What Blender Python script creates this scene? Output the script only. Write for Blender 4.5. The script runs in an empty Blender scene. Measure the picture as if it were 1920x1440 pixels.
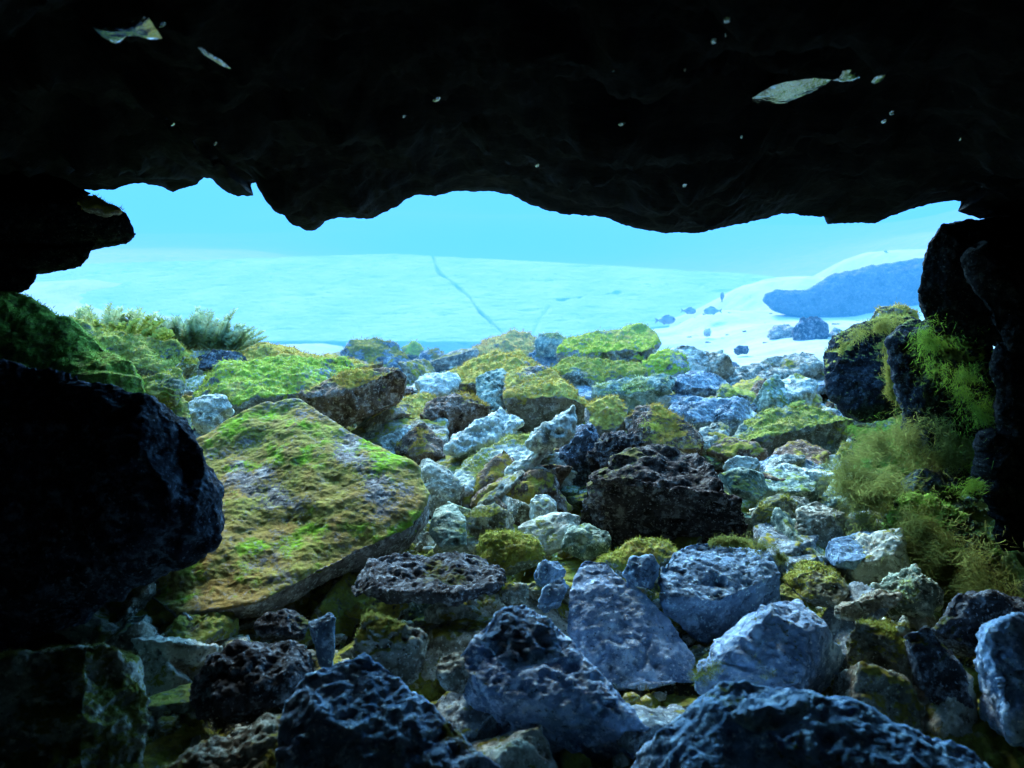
import bpy, bmesh, math, random
import numpy as np
from mathutils import Vector, noise as mn
from mathutils.bvhtree import BVHTree
random.seed(7); rng = np.random.default_rng(7)
S = bpy.context.scene; COL = S.collection
F = 1507.0; PITCH = math.atan(290 / F); CZ = 1.0
cp, sp = math.cos(PITCH), math.sin(PITCH)

# ------------------------------------------------------------------ camera geometry helpers
def P(px, py, Y):
    a = (px - 960) / F; b = (720 - py) / F
    dx, dy, dz = a, cp + b * sp, -sp + b * cp
    t = Y / dy
    return Vector((dx * t, Y, CZ + dz * t))
def Yg(py, z=0.0):
    b = (720 - py) / F
    dy, dz = cp + b * sp, -sp + b * cp
    if dz > -0.02: dz = -0.02
    return dy * (z - CZ) / dz
def proj(co):
    x, y, z = co[:, 0], co[:, 1], co[:, 2] - CZ
    d = y * cp - z * sp; u = y * sp + z * cp
    d = np.maximum(d, 1e-3)
    return 960 + F * x / d, 720 - F * u / d

# ------------------------------------------------------------------ numpy noise
_pm = rng.permutation(256).astype(np.int64); _pm = np.concatenate([_pm, _pm])
_gr = rng.normal(size=(256, 3)); _gr /= np.linalg.norm(_gr, axis=1)[:, None]
def _h(i, j, k): return _pm[(_pm[(_pm[i & 255] + j) & 255] + k) & 255]
def pn(p):
    i = np.floor(p).astype(np.int64); f = p - i
    u = f * f * f * (f * (f * 6 - 15) + 10); r = 0
    for a in (0, 1):
        for b in (0, 1):
            for c in (0, 1):
                g = _gr[_h(i[:, 0] + a, i[:, 1] + b, i[:, 2] + c)]
                d = ((f - (a, b, c)) * g).sum(1)
                w = (u[:, 0] if a else 1 - u[:, 0]) * (u[:, 1] if b else 1 - u[:, 1]) * (u[:, 2] if c else 1 - u[:, 2])
                r = r + d * w
    return r * 1.5
def fbm(p, o=4, gain=0.5):
    r = 0; a = 1; q = p.copy()
    for _ in range(o): r = r + a * pn(q); q = q * 2.03 + 11.7; a *= gain
    return r
def ridge(p, o=4):
    r = 0; a = 1; q = p.copy()
    for _ in range(o): r = r + a * (0.5 - np.abs(pn(q))); q = q * 2.1 + 5.3; a *= 0.5
    return r
def worley(p):
    i = np.floor(p).astype(np.int64); best = np.full(len(p), 9.0)
    for a in (-1, 0, 1):
        for b in (-1, 0, 1):
            for c in (-1, 0, 1):
                h = _h(i[:, 0] + a, i[:, 1] + b, i[:, 2] + c)
                d = i + (a, b, c) + (_gr[h] * 0.45 + 0.5) - p
                best = np.minimum(best, (d * d).sum(1))
    return np.sqrt(best)

# ------------------------------------------------------------------ materials
def nn(nt, t, **k):
    n = nt.nodes.new(t)
    for a, b in k.items(): setattr(n, a, b)
    return n
def newmat(name):
    m = bpy.data.materials.new(name); m.use_nodes = True
    nt = m.node_tree; nt.nodes.clear()
    out = nn(nt, 'ShaderNodeOutputMaterial'); return m, nt, out
def mixc(nt, f, a, b, blend='MIX'):
    n = nn(nt, 'ShaderNodeMix', data_type='RGBA', blend_type=blend)
    for s, v in ((n.inputs[0], f), (n.inputs[6], a), (n.inputs[7], b)):
        if isinstance(v, (int, float)): s.default_value = v
        elif isinstance(v, tuple): s.default_value = v + (1,) if len(v) == 3 else v
        else: nt.links.new(v, s)
    return n.outputs[2]
def ramp(nt, src, p0, p1):
    n = nn(nt, 'ShaderNodeMapRange'); n.inputs[1].default_value = p0; n.inputs[2].default_value = p1
    nt.links.new(src, n.inputs[0]); return n.outputs[0]
def noise(nt, vec, scale, detail=4, rough=.55, dist=0):
    n = nn(nt, 'ShaderNodeTexNoise'); n.inputs['Scale'].default_value = scale
    n.inputs['Detail'].default_value = detail; n.inputs['Roughness'].default_value = rough
    n.inputs['Distortion'].default_value = dist
    nt.links.new(vec, n.inputs['Vector']); return n.outputs[0]
def coords(nt):
    g = nn(nt, 'ShaderNodeNewGeometry'); return g.outputs['Position']
def rock_mat(name, dark, base, pale, mossA, mossB, mossC, rough=.95, bump=1.0, fine=1.0):
    m, nt, out = newmat(name); v = coords(nt)
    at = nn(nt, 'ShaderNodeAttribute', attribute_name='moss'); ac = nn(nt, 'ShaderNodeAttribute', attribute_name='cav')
    c = mixc(nt, ramp(nt, noise(nt, v, 9, 6, .7), .40, .58), dark, base)
    c = mixc(nt, ramp(nt, noise(nt, v, 30, 6, .75), .50, .60), c, pale)
    c = mixc(nt, ramp(nt, noise(nt, v, 75, 5, .75), .42, .34), c, tuple(x * .4 for x in dark))
    c = mixc(nt, ramp(nt, ac.outputs['Fac'], .42, .0), c, tuple(x * .35 for x in dark))  # pits and hollows darkened in the colour, painted shade driven by cav
    # small encrusting white flecks
    c = mixc(nt, ramp(nt, noise(nt, v, 120, 3, .6), .62, .68), c, tuple(min(.85, x * 1.45 + .02) for x in pale))
    mo = mixc(nt, ramp(nt, noise(nt, v, 4.5, 4, .6, .4), .40, .60), mossA, mossB)
    mo = mixc(nt, ramp(nt, noise(nt, v, 5.5, 5, .65), .54, .62), mo, mossC)
    mo = mixc(nt, ramp(nt, noise(nt, v, 95, 4, .7), .35, .75), mo, mixc(nt, .5, mo, (.02, .03, .01)))
    mo = mixc(nt, ramp(nt, noise(nt, v, 26, 6, .75), .50, .60), mo, mixc(nt, .55, mo, (.20, .15, .07)))
    mo = mixc(nt, ramp(nt, noise(nt, v, 48, 5, .7), .56, .64), mo, mixc(nt, .6, mo, base))
    mm = nn(nt, 'ShaderNodeMath', operation='ADD'); nt.links.new(at.outputs['Fac'], mm.inputs[0])
    q = nn(nt, 'ShaderNodeMath', operation='MULTIPLY_ADD'); nt.links.new(noise(nt, v, 60, 5, .75), q.inputs[0]); q.inputs[1].default_value = 2.2; q.inputs[2].default_value = -1.12
    nt.links.new(q.outputs[0], mm.inputs[1])
    c = mixc(nt, ramp(nt, mm.outputs[0], .38, .62), c, mo)
    b = nn(nt, 'ShaderNodeBsdfPrincipled'); nt.links.new(c, b.inputs['Base Color'])
    b.inputs['Roughness'].default_value = rough; b.inputs['Specular IOR Level'].default_value = .06
    h1 = noise(nt, v, 70 * fine, 6, .7); vo = nn(nt, 'ShaderNodeTexVoronoi'); vo.inputs['Scale'].default_value = 55 * fine; nt.links.new(v, vo.inputs['Vector'])
    ad = nn(nt, 'ShaderNodeMath', operation='MULTIPLY_ADD'); nt.links.new(vo.outputs[0], ad.inputs[0]); ad.inputs[1].default_value = .45; nt.links.new(h1, ad.inputs[2])
    bp = nn(nt, 'ShaderNodeBump'); bp.inputs['Strength'].default_value = .9 * bump; bp.inputs['Distance'].default_value = .012 / fine
    nt.links.new(ad.outputs[0], bp.inputs['Height']); nt.links.new(bp.outputs[0], b.inputs['Normal'])
    nt.links.new(b.outputs[0], out.inputs[0]); return m
LIME = (.27, .34, .04); GREEN = (.14, .34, .03); OLIVE = (.16, .17, .025); OCHRE = (.36, .22, .03); ORANGE = (.38, .19, .02); YEL = (.40, .34, .05)
M = {
 'blue':  rock_mat('blue_grey_limestone', (.09, .16, .25), (.20, .33, .48), (.36, .55, .74), OLIVE, (.20, .22, .03), (.12, .13, .03)),
 'grey':  rock_mat('grey_limestone', (.12, .12, .09), (.32, .31, .24), (.60, .60, .50), OLIVE, YEL, (.22, .20, .04)),
 'pale':  rock_mat('pale_limestone', (.24, .25, .20), (.52, .54, .45), (.80, .82, .72), (.24, .28, .05), YEL, (.20, .22, .05)),
 'teal':  rock_mat('teal_limestone', (.09, .13, .10), (.28, .36, .28), (.55, .62, .50), (.22, .30, .06), (.28, .30, .08), OLIVE),
 'brown': rock_mat('brown_limestone', (.06, .04, .03), (.20, .125, .08), (.40, .31, .25), OCHRE, YEL, ORANGE),
 'dark':  rock_mat('dark_limestone', (.025, .028, .032), (.075, .085, .10), (.24, .28, .32), (.05, .07, .015), (.08, .09, .02), (.05, .06, .02)),
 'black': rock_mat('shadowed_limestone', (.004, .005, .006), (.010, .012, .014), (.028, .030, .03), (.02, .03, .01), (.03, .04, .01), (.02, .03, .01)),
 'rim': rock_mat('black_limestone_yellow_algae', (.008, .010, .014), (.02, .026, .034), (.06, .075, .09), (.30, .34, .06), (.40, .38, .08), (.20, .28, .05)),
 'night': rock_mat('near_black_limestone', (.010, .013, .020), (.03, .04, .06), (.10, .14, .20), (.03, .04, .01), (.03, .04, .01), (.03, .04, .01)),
 'bright': rock_mat('blue_white_limestone', (.13, .22, .36), (.34, .50, .72), (.58, .75, .92), OLIVE, OLIVE, OLIVE),
 'far': rock_mat('slate_blue_limestone', (.07, .10, .11), (.11, .14, .155), (.18, .22, .24), OLIVE, OLIVE, OLIVE, fine=.35),
 'bgrey': rock_mat('bluish_grey_limestone', (.09, .12, .14), (.22, .27, .30), (.46, .54, .56), OLIVE, YEL, (.24, .24, .06)),
 'layer': rock_mat('dark_brown_limestone', (.02, .016, .015), (.065, .05, .045), (.22, .19, .17), (.12, .11, .03), (.18, .15, .04), (.12, .13, .03)),
 'slab':  rock_mat('orange_algae_limestone', (.12, .11, .10), (.30, .28, .27), (.55, .55, .55), (.38, .25, .07), (.38, .37, .08), (.26, .48, .03), bump=.5),
 'lime':  rock_mat('lime_algae_limestone', (.12, .13, .13), (.28, .30, .30), (.52, .58, .56), (.44, .50, .06), (.34, .48, .05), (.52, .44, .10)),
 'moss':  rock_mat('olive_algae_limestone', (.10, .11, .08), (.22, .24, .18), (.42, .46, .40), (.26, .28, .05), (.38, .40, .07), (.42, .34, .08)),
 'ochre': rock_mat('ochre_algae_limestone', (.16, .13, .10), (.30, .26, .22), (.46, .44, .40), (.55, .40, .07), (.58, .48, .10), (.46, .30, .06)),
 'dgreen': rock_mat('dim_green_limestone', (.02, .03, .02), (.06, .08, .05), (.12, .15, .10), (.20, .38, .06), (.24, .42, .06), (.14, .24, .05)),
}
def plain(name, col, rough=.7, trans=0, bumpscale=0):
    m, nt, out = newmat(name); v = coords(nt)
    c = mixc(nt, ramp(nt, noise(nt, v, 20, 3), .3, .7), tuple(x * .6 for x in col), col)
    b = nn(nt, 'ShaderNodeBsdfPrincipled'); nt.links.new(c, b.inputs['Base Color']); b.inputs['Roughness'].default_value = rough
    b.inputs['Specular IOR Level'].default_value = .2
    if trans:
        t = nn(nt, 'ShaderNodeBsdfTranslucent'); nt.links.new(c, t.inputs[0]); x = nn(nt, 'ShaderNodeMixShader'); x.inputs[0].default_value = trans
        nt.links.new(b.outputs[0], x.inputs[1]); nt.links.new(t.outputs[0], x.inputs[2]); nt.links.new(x.outputs[0], out.inputs[0])
    else: nt.links.new(b.outputs[0], out.inputs[0])
    return m
A = {'moss': plain('olive_algae', (.26, .27, .04), .8, .4), 'lime': plain('lime_algae', (.34, .40, .07), .8, .4), 'ochre': plain('ochre_algae', (.42, .31, .05), .8, .4),
     'slab': plain('rust_algae', (.34, .24, .04), .8, .4), 'dgreen': plain('green_algae', (.16, .30, .04), .8, .4), 'brown': plain('brown_algae', (.36, .26, .05), .8, .4),
     'grey': plain('sage_algae', (.30, .31, .07), .8, .4), 'green': plain('bright_green_algae', (.20, .23, .06), .8, .6), 'teal': plain('teal_weed', (.46, .58, .34), .7, .5),
     'olive': plain('olive_weed', (.55, .62, .30), .7, .5), 'yellow': plain('yellow_algae', (.34, .34, .07), .7, .4)}
A['bgrey'] = A['grey']; A['layer'] = A['moss']; A['bright'] = A['far'] = A['moss']; A['rim'] = A['night'] = A['yellow']; A['blue'] = A['moss']; A['pale'] = A['grey']; A['dark'] = A['dgreen']; A['black'] = A['dgreen']

# ------------------------------------------------------------------ object helpers
def tag(o, label=None, cat=None, group=None, kind=None):
    for k, v in (('label', label), ('category', cat), ('group', group), ('kind', kind)):
        if v: o[k] = v
    return o
def mesh_obj(name, co, faces, mat, parent=None, origin=None, smooth=True, attrs=None):
    co = np.asarray(co, dtype=np.float64)
    if parent is not None: origin = Vector((0, 0, 0)) if origin is None else origin
    if origin is None:
        origin = Vector((float(co[:, 0].mean()), float(co[:, 1].mean()), float(co[:, 2].min())))
    off = np.array(origin) if parent is None else np.array(parent.location)
    me = bpy.data.meshes.new(name)
    if isinstance(faces, np.ndarray):
        k = faces.shape[1]; me.vertices.add(len(co)); me.vertices.foreach_set('co', (co - off).astype(np.float32).ravel())
        me.loops.add(faces.size); me.loops.foreach_set('vertex_index', faces.astype(np.int32).ravel())
        me.polygons.add(len(faces)); me.polygons.foreach_set('loop_start', np.arange(0, faces.size, k, dtype=np.int32))
        me.polygons.foreach_set('loop_total', np.full(len(faces), k, dtype=np.int32)); me.update(calc_edges=True)
    else:
        me.from_pydata([tuple(v) for v in co - off], [], faces); me.update()
    if smooth: me.polygons.foreach_set('use_smooth', np.ones(len(me.polygons), dtype=bool))
    for k, v in (attrs or {}).items():
        a = me.attributes.new(k, 'FLOAT', 'POINT'); a.data.foreach_set('value', v.astype(np.float32))
    me.materials.append(mat)
    o = bpy.data.objects.new(name, me); COL.objects.link(o)
    if parent is None: o.location = origin
    else: o.parent = parent
    return o
def normals(co, fa):
    if fa.shape[1] == 4: n = np.cross(co[fa[:, 2]] - co[fa[:, 0]], co[fa[:, 3]] - co[fa[:, 1]])
    else: n = np.cross(co[fa[:, 1]] - co[fa[:, 0]], co[fa[:, 2]] - co[fa[:, 0]])
    vn = np.zeros_like(co)
    ix = fa.T.ravel(); n = np.tile(n, (fa.shape[1], 1))
    for a in range(3): vn[:, a] = np.bincount(ix, n[:, a], len(co))
    return vn / np.maximum(np.linalg.norm(vn, axis=1)[:, None], 1e-12)
def voxel(co, faces, vs):
    me = bpy.data.meshes.new('tmp'); me.from_pydata(co, [], faces); me.update()
    o = bpy.data.objects.new('tmp', me); COL.objects.link(o)
    md = o.modifiers.new('r', 'REMESH'); md.mode = 'VOXEL'; md.voxel_size = vs; md.adaptivity = 0
    dg = bpy.context.evaluated_depsgraph_get(); ev = o.evaluated_get(dg).to_mesh()
    n = len(ev.vertices); c = np.empty(n * 3, dtype=np.float32); ev.vertices.foreach_get('co', c)
    f = np.empty(len(ev.polygons) * 4, dtype=np.int32); ev.loops.foreach_get('vertex_index', f)
    bpy.data.objects.remove(o); bpy.data.meshes.remove(me)
    return c.reshape(-1, 3).astype(np.float64), f.reshape(-1, 4)
def hull(pts, base=0):
    bm = bmesh.new()
    for p in pts: bm.verts.new(p)
    r = bmesh.ops.convex_hull(bm, input=bm.verts)
    bmesh.ops.delete(bm, geom=[v for v in bm.verts if not v.link_faces], context='VERTS')
    bmesh.ops.recalc_face_normals(bm, faces=bm.faces)
    bm.verts.index_update(); v = [tuple(x.co) for x in bm.verts]; f = [[x.index + base for x in p.verts] for p in bm.faces]
    bm.free(); return v, f
def lap(co, fa, it, w=.5):
    a = fa.T.ravel(); b = np.roll(fa, -1, 1).T.ravel(); N = len(co); cnt = np.maximum(np.bincount(a, minlength=N) + np.bincount(b, minlength=N), 1)
    for _ in range(it):
        s = np.stack([np.bincount(a, co[b, k], N) + np.bincount(b, co[a, k], N) for k in range(3)], 1)
        co = co * (1 - w) + w * s / cnt[:, None]
    return co

def blades(co, nr, n, length, width, flow=(0, 0, 1), spread=.7):
    """n short curved filaments standing on the given points"""
    ix = rng.integers(0, len(co), n); p = co[ix] + rng.normal(size=(n, 3)) * length * .25
    d = nr[ix] * .7 + np.array(flow) * .5 + rng.normal(size=(n, 3)) * spread; d /= np.linalg.norm(d, axis=1)[:, None]
    d2 = d + rng.normal(size=(n, 3)) * .6; d2 /= np.linalg.norm(d2, axis=1)[:, None]
    L = length * rng.uniform(.3, 1.3, n)[:, None]
    s = np.cross(d, rng.normal(size=(n, 3))); s /= np.maximum(np.linalg.norm(s, axis=1)[:, None], 1e-9); s *= width * .5
    a = p - s; b = p + s; c = p + d * L * .5 + s * .7; e = p + d * L * .5 - s * .7; t = p + d * L * .5 + d2 * L * .5
    V = np.stack([a, b, c, e, t], 1).reshape(-1, 3); k = np.arange(n)[:, None] * 5
    Fc = np.concatenate([k + (0, 1, 2), k + (0, 2, 3), k + (3, 2, 4)], 0)
    return V, Fc

OUTL = []; MAIN = []   # (px, py, name of thing, label) of the hand placed rocks
def pieces(spec, Yb, z0, tilt, under, thick, bulge, base=0):
    """closed hulls from outlines seen in the photo, standing at their real distance"""
    V, Fc = [], []; 
    for out, crest in spec:
        pts = [(out[i], out[i + 1]) for i in range(0, len(out), 2)]
        ys = [p[1] for p in pts]; xs = [p[0] for p in pts]; yb = max(ys)
        Y0 = Yb
        size = math.sqrt(max(1, (max(xs) - min(xs)) * (max(ys) - min(ys)))) / F * Y0
        cx, cy = sum(xs) / len(xs), sum(ys) / len(ys); W = []
        if crest:
            cr = [(crest[i], crest[i + 1]) for i in range(0, len(crest), 2)]; cr.sort()
            def cyf(x): return float(np.interp(x, [c[0] for c in cr], [c[1] for c in cr]))
            cmx = max(c[1] for c in cr)
            def yy(x, y):
                c = cyf(x); return Y0 + (tilt * (cmx - y) if y < c else tilt * (cmx - c) + under * (y - c)) / F * Y0
            for x, y in cr: W.append(P(x, y, yy(x, y - .01)))
        else:
            def yy(x, y): return Y0 + tilt * (yb - y) / F * Y0
            W.append(P(cx, cy, yy(cx, cy) - bulge * size))
            for x, y in pts: W.append(P(cx + (x - cx) * .6, cy + (y - cy) * .6, yy(cx + (x - cx) * .6, cy + (y - cy) * .6) - bulge * .75 * size))
        for x, y in pts:
            W.append(P(x, y, yy(x, y)))
            W.append(P(cx + (x - cx) * .8, cy + (y - cy) * .8 + 10, yy(x, y) + thick * size))
            if base and y > cy: q = P(cx + (x - cx) * .9, y, yy(x, y) + .12 * size); q.z -= base; W.append(q)
        v, f = hull(W, len(V)); V += v; Fc += f
    return V, Fc
COUNT = {'v': 0}
def shape_rock(V, Fc, Y0, amp=1.0, soft=0, pit=1.0, chip=8, wob=0, strata=0, moss=.3, mossn=.35, vox=1.0, size=None, groove=None):
    vs = max(.0035, Y0 / 804 * 1.5 * vox)
    co, fa = voxel(V, Fc, vs)
    ext = co.max(0) - co.min(0); size = size or float(np.sort(ext)[1:].mean())
    co = lap(co, fa, soft)
    cen = co.mean(0)
    for _ in range(chip):     # knock flat facets off the block
        pl = rng.normal(size=3); pl[2] *= 1.25; pl /= np.linalg.norm(pl); hgt = (co - cen) @ pl
        lim = np.quantile(hgt, .997) * rng.uniform(.76, .95) + fbm(co / size * 5, 2) * size * .012
        co = co - pl * np.maximum(hgt - lim, 0)[:, None]
    if wob: nw = normals(co, fa); co = co + nw * (fbm(co * 3.2 + 4, 3) * wob)[:, None]
    co = lap(co, fa, 1); nr = normals(co, fa); off = rng.uniform(0, 50, 3)
    q = co / size
    q2 = q.copy(); q2[:, 2] *= (1 + max(strata, 0) * 3)
    lo = fbm(q * 1.8 + off, 3); md = fbm(q2 * 6 + off, 4, .6); wq = q2 * 6 + off * 1.3 + np.stack([pn(q * 5 + off), pn(q * 5 + off + 9), pn(q * 5 + off + 19)], 1) * .5
    pm1 = np.clip(fbm(q * 2.5 + off + 31, 2) + .15, 0, 1); wo = -np.clip(.42 - worley(wq), 0, 1) * pm1 * 2.2
    w2 = -np.clip(.40 - worley(wq * 2.4 + 5), 0, 1) * np.clip(fbm(q * 4 + off + 3, 2) + .35, 0, 1) * 2
    tq = q @ np.array([.25, .3, .9]) * 9 + lo * 3; st = (np.abs(tq - np.floor(tq) - .5) - .25) * np.clip(fbm(q * 2 + off + 60, 2) * 1.6 + strata - .25, 0, 1)
    rd = md * .5; pit = pit * .6 if pit < 1.5 else pit * .8
    an = np.abs(pn(q2 * 3.1 + off + 40)) - .3
    d = (lo * .040 + an * .045 + md * .020 + wo * .075 * pit + w2 * .030 * pit + st * .075 + fbm(q * 16 + off, 4, .6) * .011) * size * amp
    co = co + nr * d[:, None]
    fi = fbm(co / (vs * 5.5) + off, 3); co = co + nr * (fi * vs * .9 * amp)[:, None]
    if groove is not None: co = groove(co, nr)
    nr = normals(co, fa)
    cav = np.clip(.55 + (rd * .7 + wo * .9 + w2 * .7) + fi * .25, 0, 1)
    mo = np.clip((nr[:, 2] - mossn) * 1.3, -1, .6) + fbm(co * 5 + off, 3) * .8 + (moss - .5) * 2.0
    mo = np.clip(mo + (.16 if 2.6 < Y0 < 7 else 0), 0, 1) if moss > .04 else np.zeros(len(co))
    return co, fa, nr, mo, cav
def fuzz(parent, co, nr, mo, mk, n, Y0, ln=1.0):
    ok = (mo > .55) & (nr[:, 2] > -.1)
    if ok.sum() < 30 or n <= 0: return
    V, Fc = blades(co[ok], nr[ok], n, .006 * Y0 ** .8 * ln, .0011 * Y0, (.1, 0, .6))
    mesh_obj('algae', V, Fc, A[mk], parent, smooth=False)['kind'] = 'stuff'
def R(name, label, mat, outline, crest=None, Y=None, z=.03, tilt=1.5, under=.35, thick=.8, bulge=.12, moss=.3, mossn=.35, fz=1.0, cat=None, group=None, more=(), vox=1.0, fl=1.0, **k):
    spec = [(outline, crest)] + [(m, None) if not isinstance(m, tuple) else m for m in more]
    yb = max(outline[1::2]); ym = min(outline[1::2])
    Y0 = Y or Yg(yb if crest is None else max(crest[1::2]) * .5 + yb * .5, z)
    V, Fc = pieces(spec, Y0, z, tilt, under, thick, bulge, .12 if (z <= .05 and 2.4 < Y0 < 6.3) else 0)
    co, fa, nr, mo, cav = shape_rock(V, Fc, Y0, moss=moss, mossn=mossn, vox=vox, **k)
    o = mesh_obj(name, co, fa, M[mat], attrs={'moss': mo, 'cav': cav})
    tag(o, label, cat or name.replace('_', ' '), group)
    COUNT['v'] += len(co)
    area = (max(outline[0::2]) - min(outline[0::2])) * (yb - ym)
    if moss >= .35: fuzz(o, co, nr, mo, mat, int(min(9000, area * .16 * moss * fz)), Y0, fl)
    OUTL.append([(outline[q], outline[q + 1]) for q in range(0, len(outline), 2)]); MAIN.append((sum(outline[0::2]) / (len(outline) / 2), sum(outline[1::2]) / (len(outline) / 2), name, label))
    return o

# ================================================================== ROCKS (pixel outlines of the 1920x1440 photograph)
# --- left side
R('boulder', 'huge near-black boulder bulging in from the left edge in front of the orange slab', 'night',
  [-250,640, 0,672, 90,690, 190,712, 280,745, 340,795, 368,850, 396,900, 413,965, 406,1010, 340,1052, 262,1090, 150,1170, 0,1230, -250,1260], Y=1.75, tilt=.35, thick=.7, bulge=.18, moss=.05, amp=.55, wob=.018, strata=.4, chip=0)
R('boulder', 'dim green algae-covered boulder sloping down behind the near-black boulder at left', 'dgreen',
  [-150,500, 0,528, 60,560, 150,612, 222,660, 268,708, 285,760, 200,800, 0,800, -150,800], Y=2.5, tilt=.9, moss=.8, mossn=-.1, amp=.6, thick=.6, fz=.5, chip=0)
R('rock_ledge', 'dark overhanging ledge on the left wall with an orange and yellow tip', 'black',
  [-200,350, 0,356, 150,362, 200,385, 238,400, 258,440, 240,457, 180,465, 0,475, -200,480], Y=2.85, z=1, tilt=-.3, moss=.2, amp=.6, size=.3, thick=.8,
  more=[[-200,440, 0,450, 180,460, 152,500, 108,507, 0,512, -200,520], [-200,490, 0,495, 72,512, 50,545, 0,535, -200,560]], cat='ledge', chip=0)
R('rock', 'small orange and yellow encrusted rock perched on the tip of the dark left ledge', 'ochre', [140,372, 170,362, 205,378, 235,398, 200,402, 160,392], Y=2.5, z=1, tilt=.5, moss=.8, mossn=-.2, fz=.5, cat='rock')
R('boulder', 'broad algae-coated slab with orange, lime and grey patches filling the left foreground', 'slab',
  [500,755, 560,750, 620,788, 700,842, 780,878, 804,925, 800,975, 770,1020, 700,1060, 640,1075, 560,1120, 480,1150, 340,1170, 235,1105, 300,1050, 330,950, 365,820, 430,785],
  crest=[235,1095, 340,1155, 480,1132, 640,1052, 700,1022, 770,985, 800,930], Y=2.0, tilt=1.7, under=1.6, thick=.35, moss=.62, mossn=.0, amp=.42, pit=1.5, fz=0, wob=.026, size=.30, fl=.35, strata=-2, chip=0)
R('boulder', 'lime-green mossy mound between the waterweed and the orange slab', 'lime',
  [350,750, 380,700, 440,680, 520,670, 650,668, 705,700, 660,745, 560,740, 500,762, 420,795, 372,808], Y=3.7, z=.1, tilt=2.2, moss=.68, fz=1.2, crest=[350,752, 420,756, 500,742, 560,735, 660,720, 705,705])
R('boulder', 'dark brown blocky boulder with a shadowed front above the orange slab', 'brown',
  [545,745, 600,728, 650,700, 740,688, 764,722, 757,748, 700,772, 645,800, 600,780], crest=[560,748, 610,742, 660,716, 750,704], Y=3.6, z=.1, tilt=1.8, under=.1, moss=.4)
R('rock', 'long low ochre rock with a dark crack just under the teal waterweed', 'ochre', [400,660, 440,638, 500,640, 580,656, 650,672, 725,690, 640,700, 540,692, 450,694, 390,690], Y=4.8, z=.15, tilt=1.6, moss=.65)
R('rock', 'dark blue rock tucked under the left end of the long low ochre rock', 'dark', [365,668, 400,655, 450,660, 478,684, 420,694, 372,690], Y=4.5, tilt=1, moss=.15, z=.15)
R('rock', 'algae-smothered hump below the lime round-leaved plant at far left', 'moss', [90,600, 160,608, 250,625, 330,640, 385,672, 360,712, 300,725, 250,700, 160,660, 100,640], Y=3.9, z=.3, tilt=1.3, moss=.75, fz=1.0)
R('rock', 'upright yellow-green furry rock between the dark left boulder and the mossy mound', 'moss', [255,700, 300,690, 340,688, 350,720, 330,760, 290,765, 262,730], Y=3.1, z=.1, tilt=1.1, moss=.6, fz=.8, mossn=0, more=[[280,740, 320,735, 350,755, 366,800, 355,830, 320,815, 290,780]])
R('rock', 'pale blue-white rock with a dark triangular hollow left of the orange slab top', 'pale', [345,760, 380,735, 420,735, 440,770, 410,805, 368,815], Y=3.3, z=.15, tilt=.7, moss=.3)
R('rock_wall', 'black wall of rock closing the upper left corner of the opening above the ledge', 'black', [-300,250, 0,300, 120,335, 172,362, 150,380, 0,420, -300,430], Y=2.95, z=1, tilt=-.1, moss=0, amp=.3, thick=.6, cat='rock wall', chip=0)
# --- back crest row
R('rock', 'domed dark blue rock with a lime cap standing against the hazy water', 'bgrey', [637,662, 655,637, 700,629, 742,645, 768,672, 772,704, 705,698, 650,690], Y=5.9, z=.05, tilt=1, moss=.5, mossn=.45, fz=.7)
R('stone', 'small lime-topped stone right of the domed dark blue rock', 'lime', [752,650, 775,640, 800,652, 790,668, 758,668], Y=6.6, tilt=1, moss=.6)
R('rock', 'round blue stone with lime rim in the dip of the crest', 'bgrey', [780,672, 800,656, 835,655, 860,672, 850,694, 800,696], Y=6.2, tilt=1, moss=.42, mossn=.6)
R('stone', 'little dark knob at the left foot of the ochre crest mound', 'bgrey', [860,668, 872,654, 892,660, 892,678, 866,678], Y=6.4, tilt=1, moss=.1)
R('rock', 'ochre mound on the crest with the pale sunken slab behind it', 'ochre', [872,672, 900,636, 960,620, 1010,625, 1034,652, 1010,676, 930,690], Y=6.3, tilt=1.6, moss=.72)
R('rock', 'blue-grey angular rock wedged between the ochre crest mound and the lime-topped slab', 'teal', [1000,650, 1010,624, 1050,622, 1072,640, 1050,668, 1015,668], z=.06, Y=6.2, tilt=.8, moss=.4)
R('boulder', 'flat-topped boulder with a bright lime top on the crest beside the white sand', 'lime', [1043,662, 1060,640, 1120,620, 1200,612, 1236,625, 1252,646, 1230,668, 1150,686, 1090,690, 1048,682],
  crest=[1043,672, 1100,668, 1160,668, 1230,656, 1252,648], Y=5.5, z=.05, tilt=3.2, moss=.74, mossn=.45)
R('rock', 'olive lumpy rock directly below the lime-topped crest boulder', 'moss', [1032,690, 1060,668, 1140,672, 1200,682, 1210,705, 1150,725, 1070,722], Y=5.1, tilt=1.4, moss=.6)
R('rock', 'lime-streaked rock sloping to the edge of the white sand', 'lime', [1180,705, 1215,668, 1262,650, 1298,665, 1295,692, 1240,715], Y=5.3, tilt=1.5, moss=.62)
R('rock', 'long smooth grey ridge of rock under the lime-streaked rock', 'teal', [1110,725, 1180,702, 1260,700, 1290,718, 1210,742, 1130,742], Y=4.8, tilt=1.2, moss=.4)
R('boulder', 'large ochre dome in the middle of the rubble with teal streaks', 'ochre', [815,712, 860,684, 930,660, 1000,656, 1022,690, 1012,740, 930,760, 850,735], Y=4.9, z=.08, tilt=1.8, moss=.72, thick=.9)
R('rock', 'teal-grey wedge running down between the two ochre domes', 'teal', [888,700, 930,680, 958,690, 950,730, 930,780, 905,775], Y=4.4, z=.05, tilt=1.2, moss=.25)
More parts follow.
